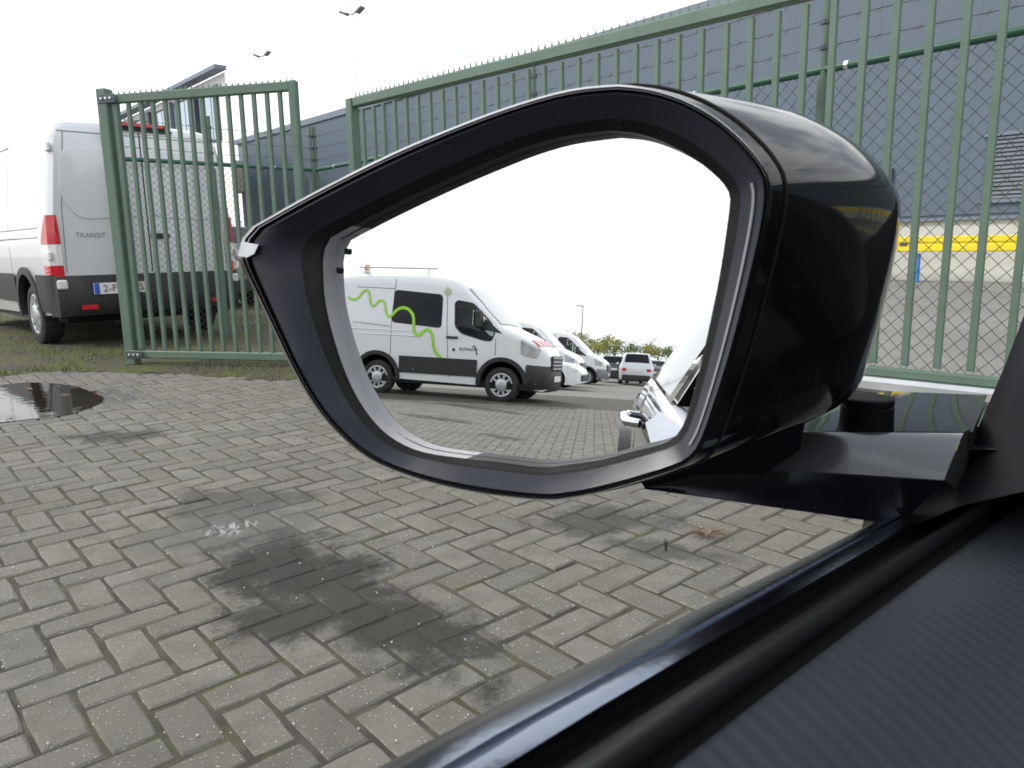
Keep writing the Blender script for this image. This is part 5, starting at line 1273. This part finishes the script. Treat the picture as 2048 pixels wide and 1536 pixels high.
# ================================================================== YARD BEHIND (seen in the mirror)
def twig_tree(name, label, base, h, r, leaf, n, group, bare=False):
    t = thing(name, label, 'tree', base, 0, group); bx, by, bz = base
    b = MB(); tips = []
    b.tube([(bx, by, bz-.2), (bx+.05*h*random.uniform(-1, 1), by, bz+h*.35), (bx, by, bz+h*.8)], [h*.022, h*.016, h*.004], 6)
    for i in range(9):
        a = random.random()*6.28; z0 = h*random.uniform(.25, .6); e = np.array([bx+math.cos(a)*r*random.uniform(.5, .9), by+math.sin(a)*r*random.uniform(.5, .9), bz+z0+h*random.uniform(.15, .38)])
        s = np.array([bx, by, bz+z0]); b.tube([s, (s+e)/2+Zv*h*.04, e], [h*.009, h*.006, h*.002], 4); tips.append(e)
    b.build('trunk', 'bark', t)
    g = MB(); lobes = [(np.array([bx, by, bz+h*.62]), r*.7)]+[(e, r*random.uniform(.28, .45)) for e in tips]
    for i in range(n):
        c, rr = random.choice(lobes); v = np.array([random.gauss(0, 1) for _ in range(3)]); v /= np.linalg.norm(v); p = c+v*rr*random.random()**.5*np.array([1, 1, .8])
        u = np.array([random.gauss(0, 1) for _ in range(3)]); u /= np.linalg.norm(u); q = np.cross(u, v); q /= np.linalg.norm(q)+1e-6
        if bare: l = h*.06; g.add([p-q*.010, p+q*.010, p+u*l+Zv*l*.6], [(0, 1, 2)])
        else: s = h*random.uniform(.012, .028); g.add([p-u*s, p-q*s*.8, p+u*s, p+q*s*.8], [(0, 1, 2, 3)])
    g.build('crown', leaf, t)
def mback(px, dist):
    d = mray(px, 720); d = d[:2]/np.linalg.norm(d[:2]); p = VIRT[:2]+d*dist; return (float(p[0]), float(p[1]), float(terrain(p[0], p[1])))
ly = 'yellow green spring shrub in the reflected tree line beyond the yard'; lb = 'bare brown tree in the reflected tree line beyond the yard'; lg = 'green shrub in the reflected tree line beyond the yard'
for px, dist, h, r, lf, n, bare, lab in ((1150, 92, 7.5, 3.0, 'twig', 900, True, lb), (1176, 84, 5.2, 3.4, 'leaf_green', 1300, False, lg), (1195, 78, 5.0, 3.6, 'leaf_yellow', 1500, False, ly), (1215, 82, 5.0, 3.4, 'leaf_yellow', 1300, False, ly), (1232, 90, 6.0, 3.0, 'twig', 900, True, lb),
                                   (1245, 80, 4.8, 3.4, 'leaf_green', 1300, False, lg), (1262, 86, 5.6, 2.8, 'twig', 800, True, lb), (1280, 80, 4.6, 3.2, 'leaf_yellow', 1200, False, ly), (1300, 90, 6.4, 3.0, 'twig', 900, True, lb), (1318, 82, 4.4, 3.2, 'leaf_green', 1200, False, lg),
                                   (1340, 84, 4.8, 3.2, 'leaf_yellow', 1200, False, ly), (1362, 86, 4.8, 3.2, 'leaf_green', 1200, False, lg), (1130, 88, 5, 3.4, 'leaf_yellow', 1000, False, ly)):
    ordn = ('first', 'second', 'third', 'fourth', 'fifth', 'sixth', 'seventh', 'eighth', 'ninth', 'tenth', 'eleventh', 'twelfth', 'last')[sorted([1150, 1176, 1195, 1215, 1232, 1245, 1262, 1280, 1300, 1318, 1340, 1362, 1130]).index(px)]
    lab = lab.split(' in the')[0]+', %s from the left in the mirrored tree line' % ordn if ordn != 'last' else lab.split(' in the')[0]+', rightmost in the mirrored tree line'
    twig_tree('spring_tree', lab, mback(px, dist), h*1.5, r*1.25, lf, n, 'trees beyond the reflected yard', bare)
# one thin spring bush by the warehouse end (seen through the gate leaf)
p = EYE+ray(455, 470)*36; twig_tree('bush', 'thin yellowish spring bush beside the white office, seen through the gate leaf', (p[0], p[1], 0), 4.2, 1.8, 'leaf_yellow', 700, None)
p = EYE+ray(470, 470)*44; twig_tree('bush', 'bare twiggy bush left of the warehouse corner', (p[0], p[1], 0), 4.6, 1.6, 'twig', 900, None, True)
# green mesh fence at the far end of the yard
fa, fb = np.array(mback(1120, 58)), np.array(mback(1420, 52)); t = thing('yard_fence', 'pale green mesh fence closing the yard behind the parked cars in the mirror', 'fence', fa); FL = np.linalg.norm(fb-fa); fd = (fb-fa)/FL
for z in (1.95, 1.0, .1):
    b = MB(); b.tube([fa+Zv*z, fb+Zv*z], .03, 6); b.build('rail', 'gate', t, world=True)
n = int(FL/2.6)
for i in range(n+1):
    q = fa+fd*FL*i/n; b = MB(); b.tube([q-Zv*.1, q+Zv*(2.1 if i % 3 else 2.6)], .045, 6); b.build('post', 'gate', t, world=True)
b = MB()
for i in range(int(FL/.22)):
    q = fa+fd*(i*.22); b.tube([q+Zv*.1, q+Zv*1.95], .004, 3, caps=False)
b.build('mesh_panel', 'wire', t, world=True)
q = np.array(mback(1160, 70)); t = thing('street_lamp', 'slender lamp post standing above the trees in the mirror', 'lamp', q)
b = MB(); b.tube([q, q+Zv*3, q+Zv*6.4], [.08, .06, .045], 8); b.build('pole', 'lamp_grey', t, world=True)
b = MB(); b.box(q+Zv*6.45+CL3*.3, (.7, .25, .1), frame3(CL3), .03); b.build('lamp_head', 'lamp_grey', t, world=True)
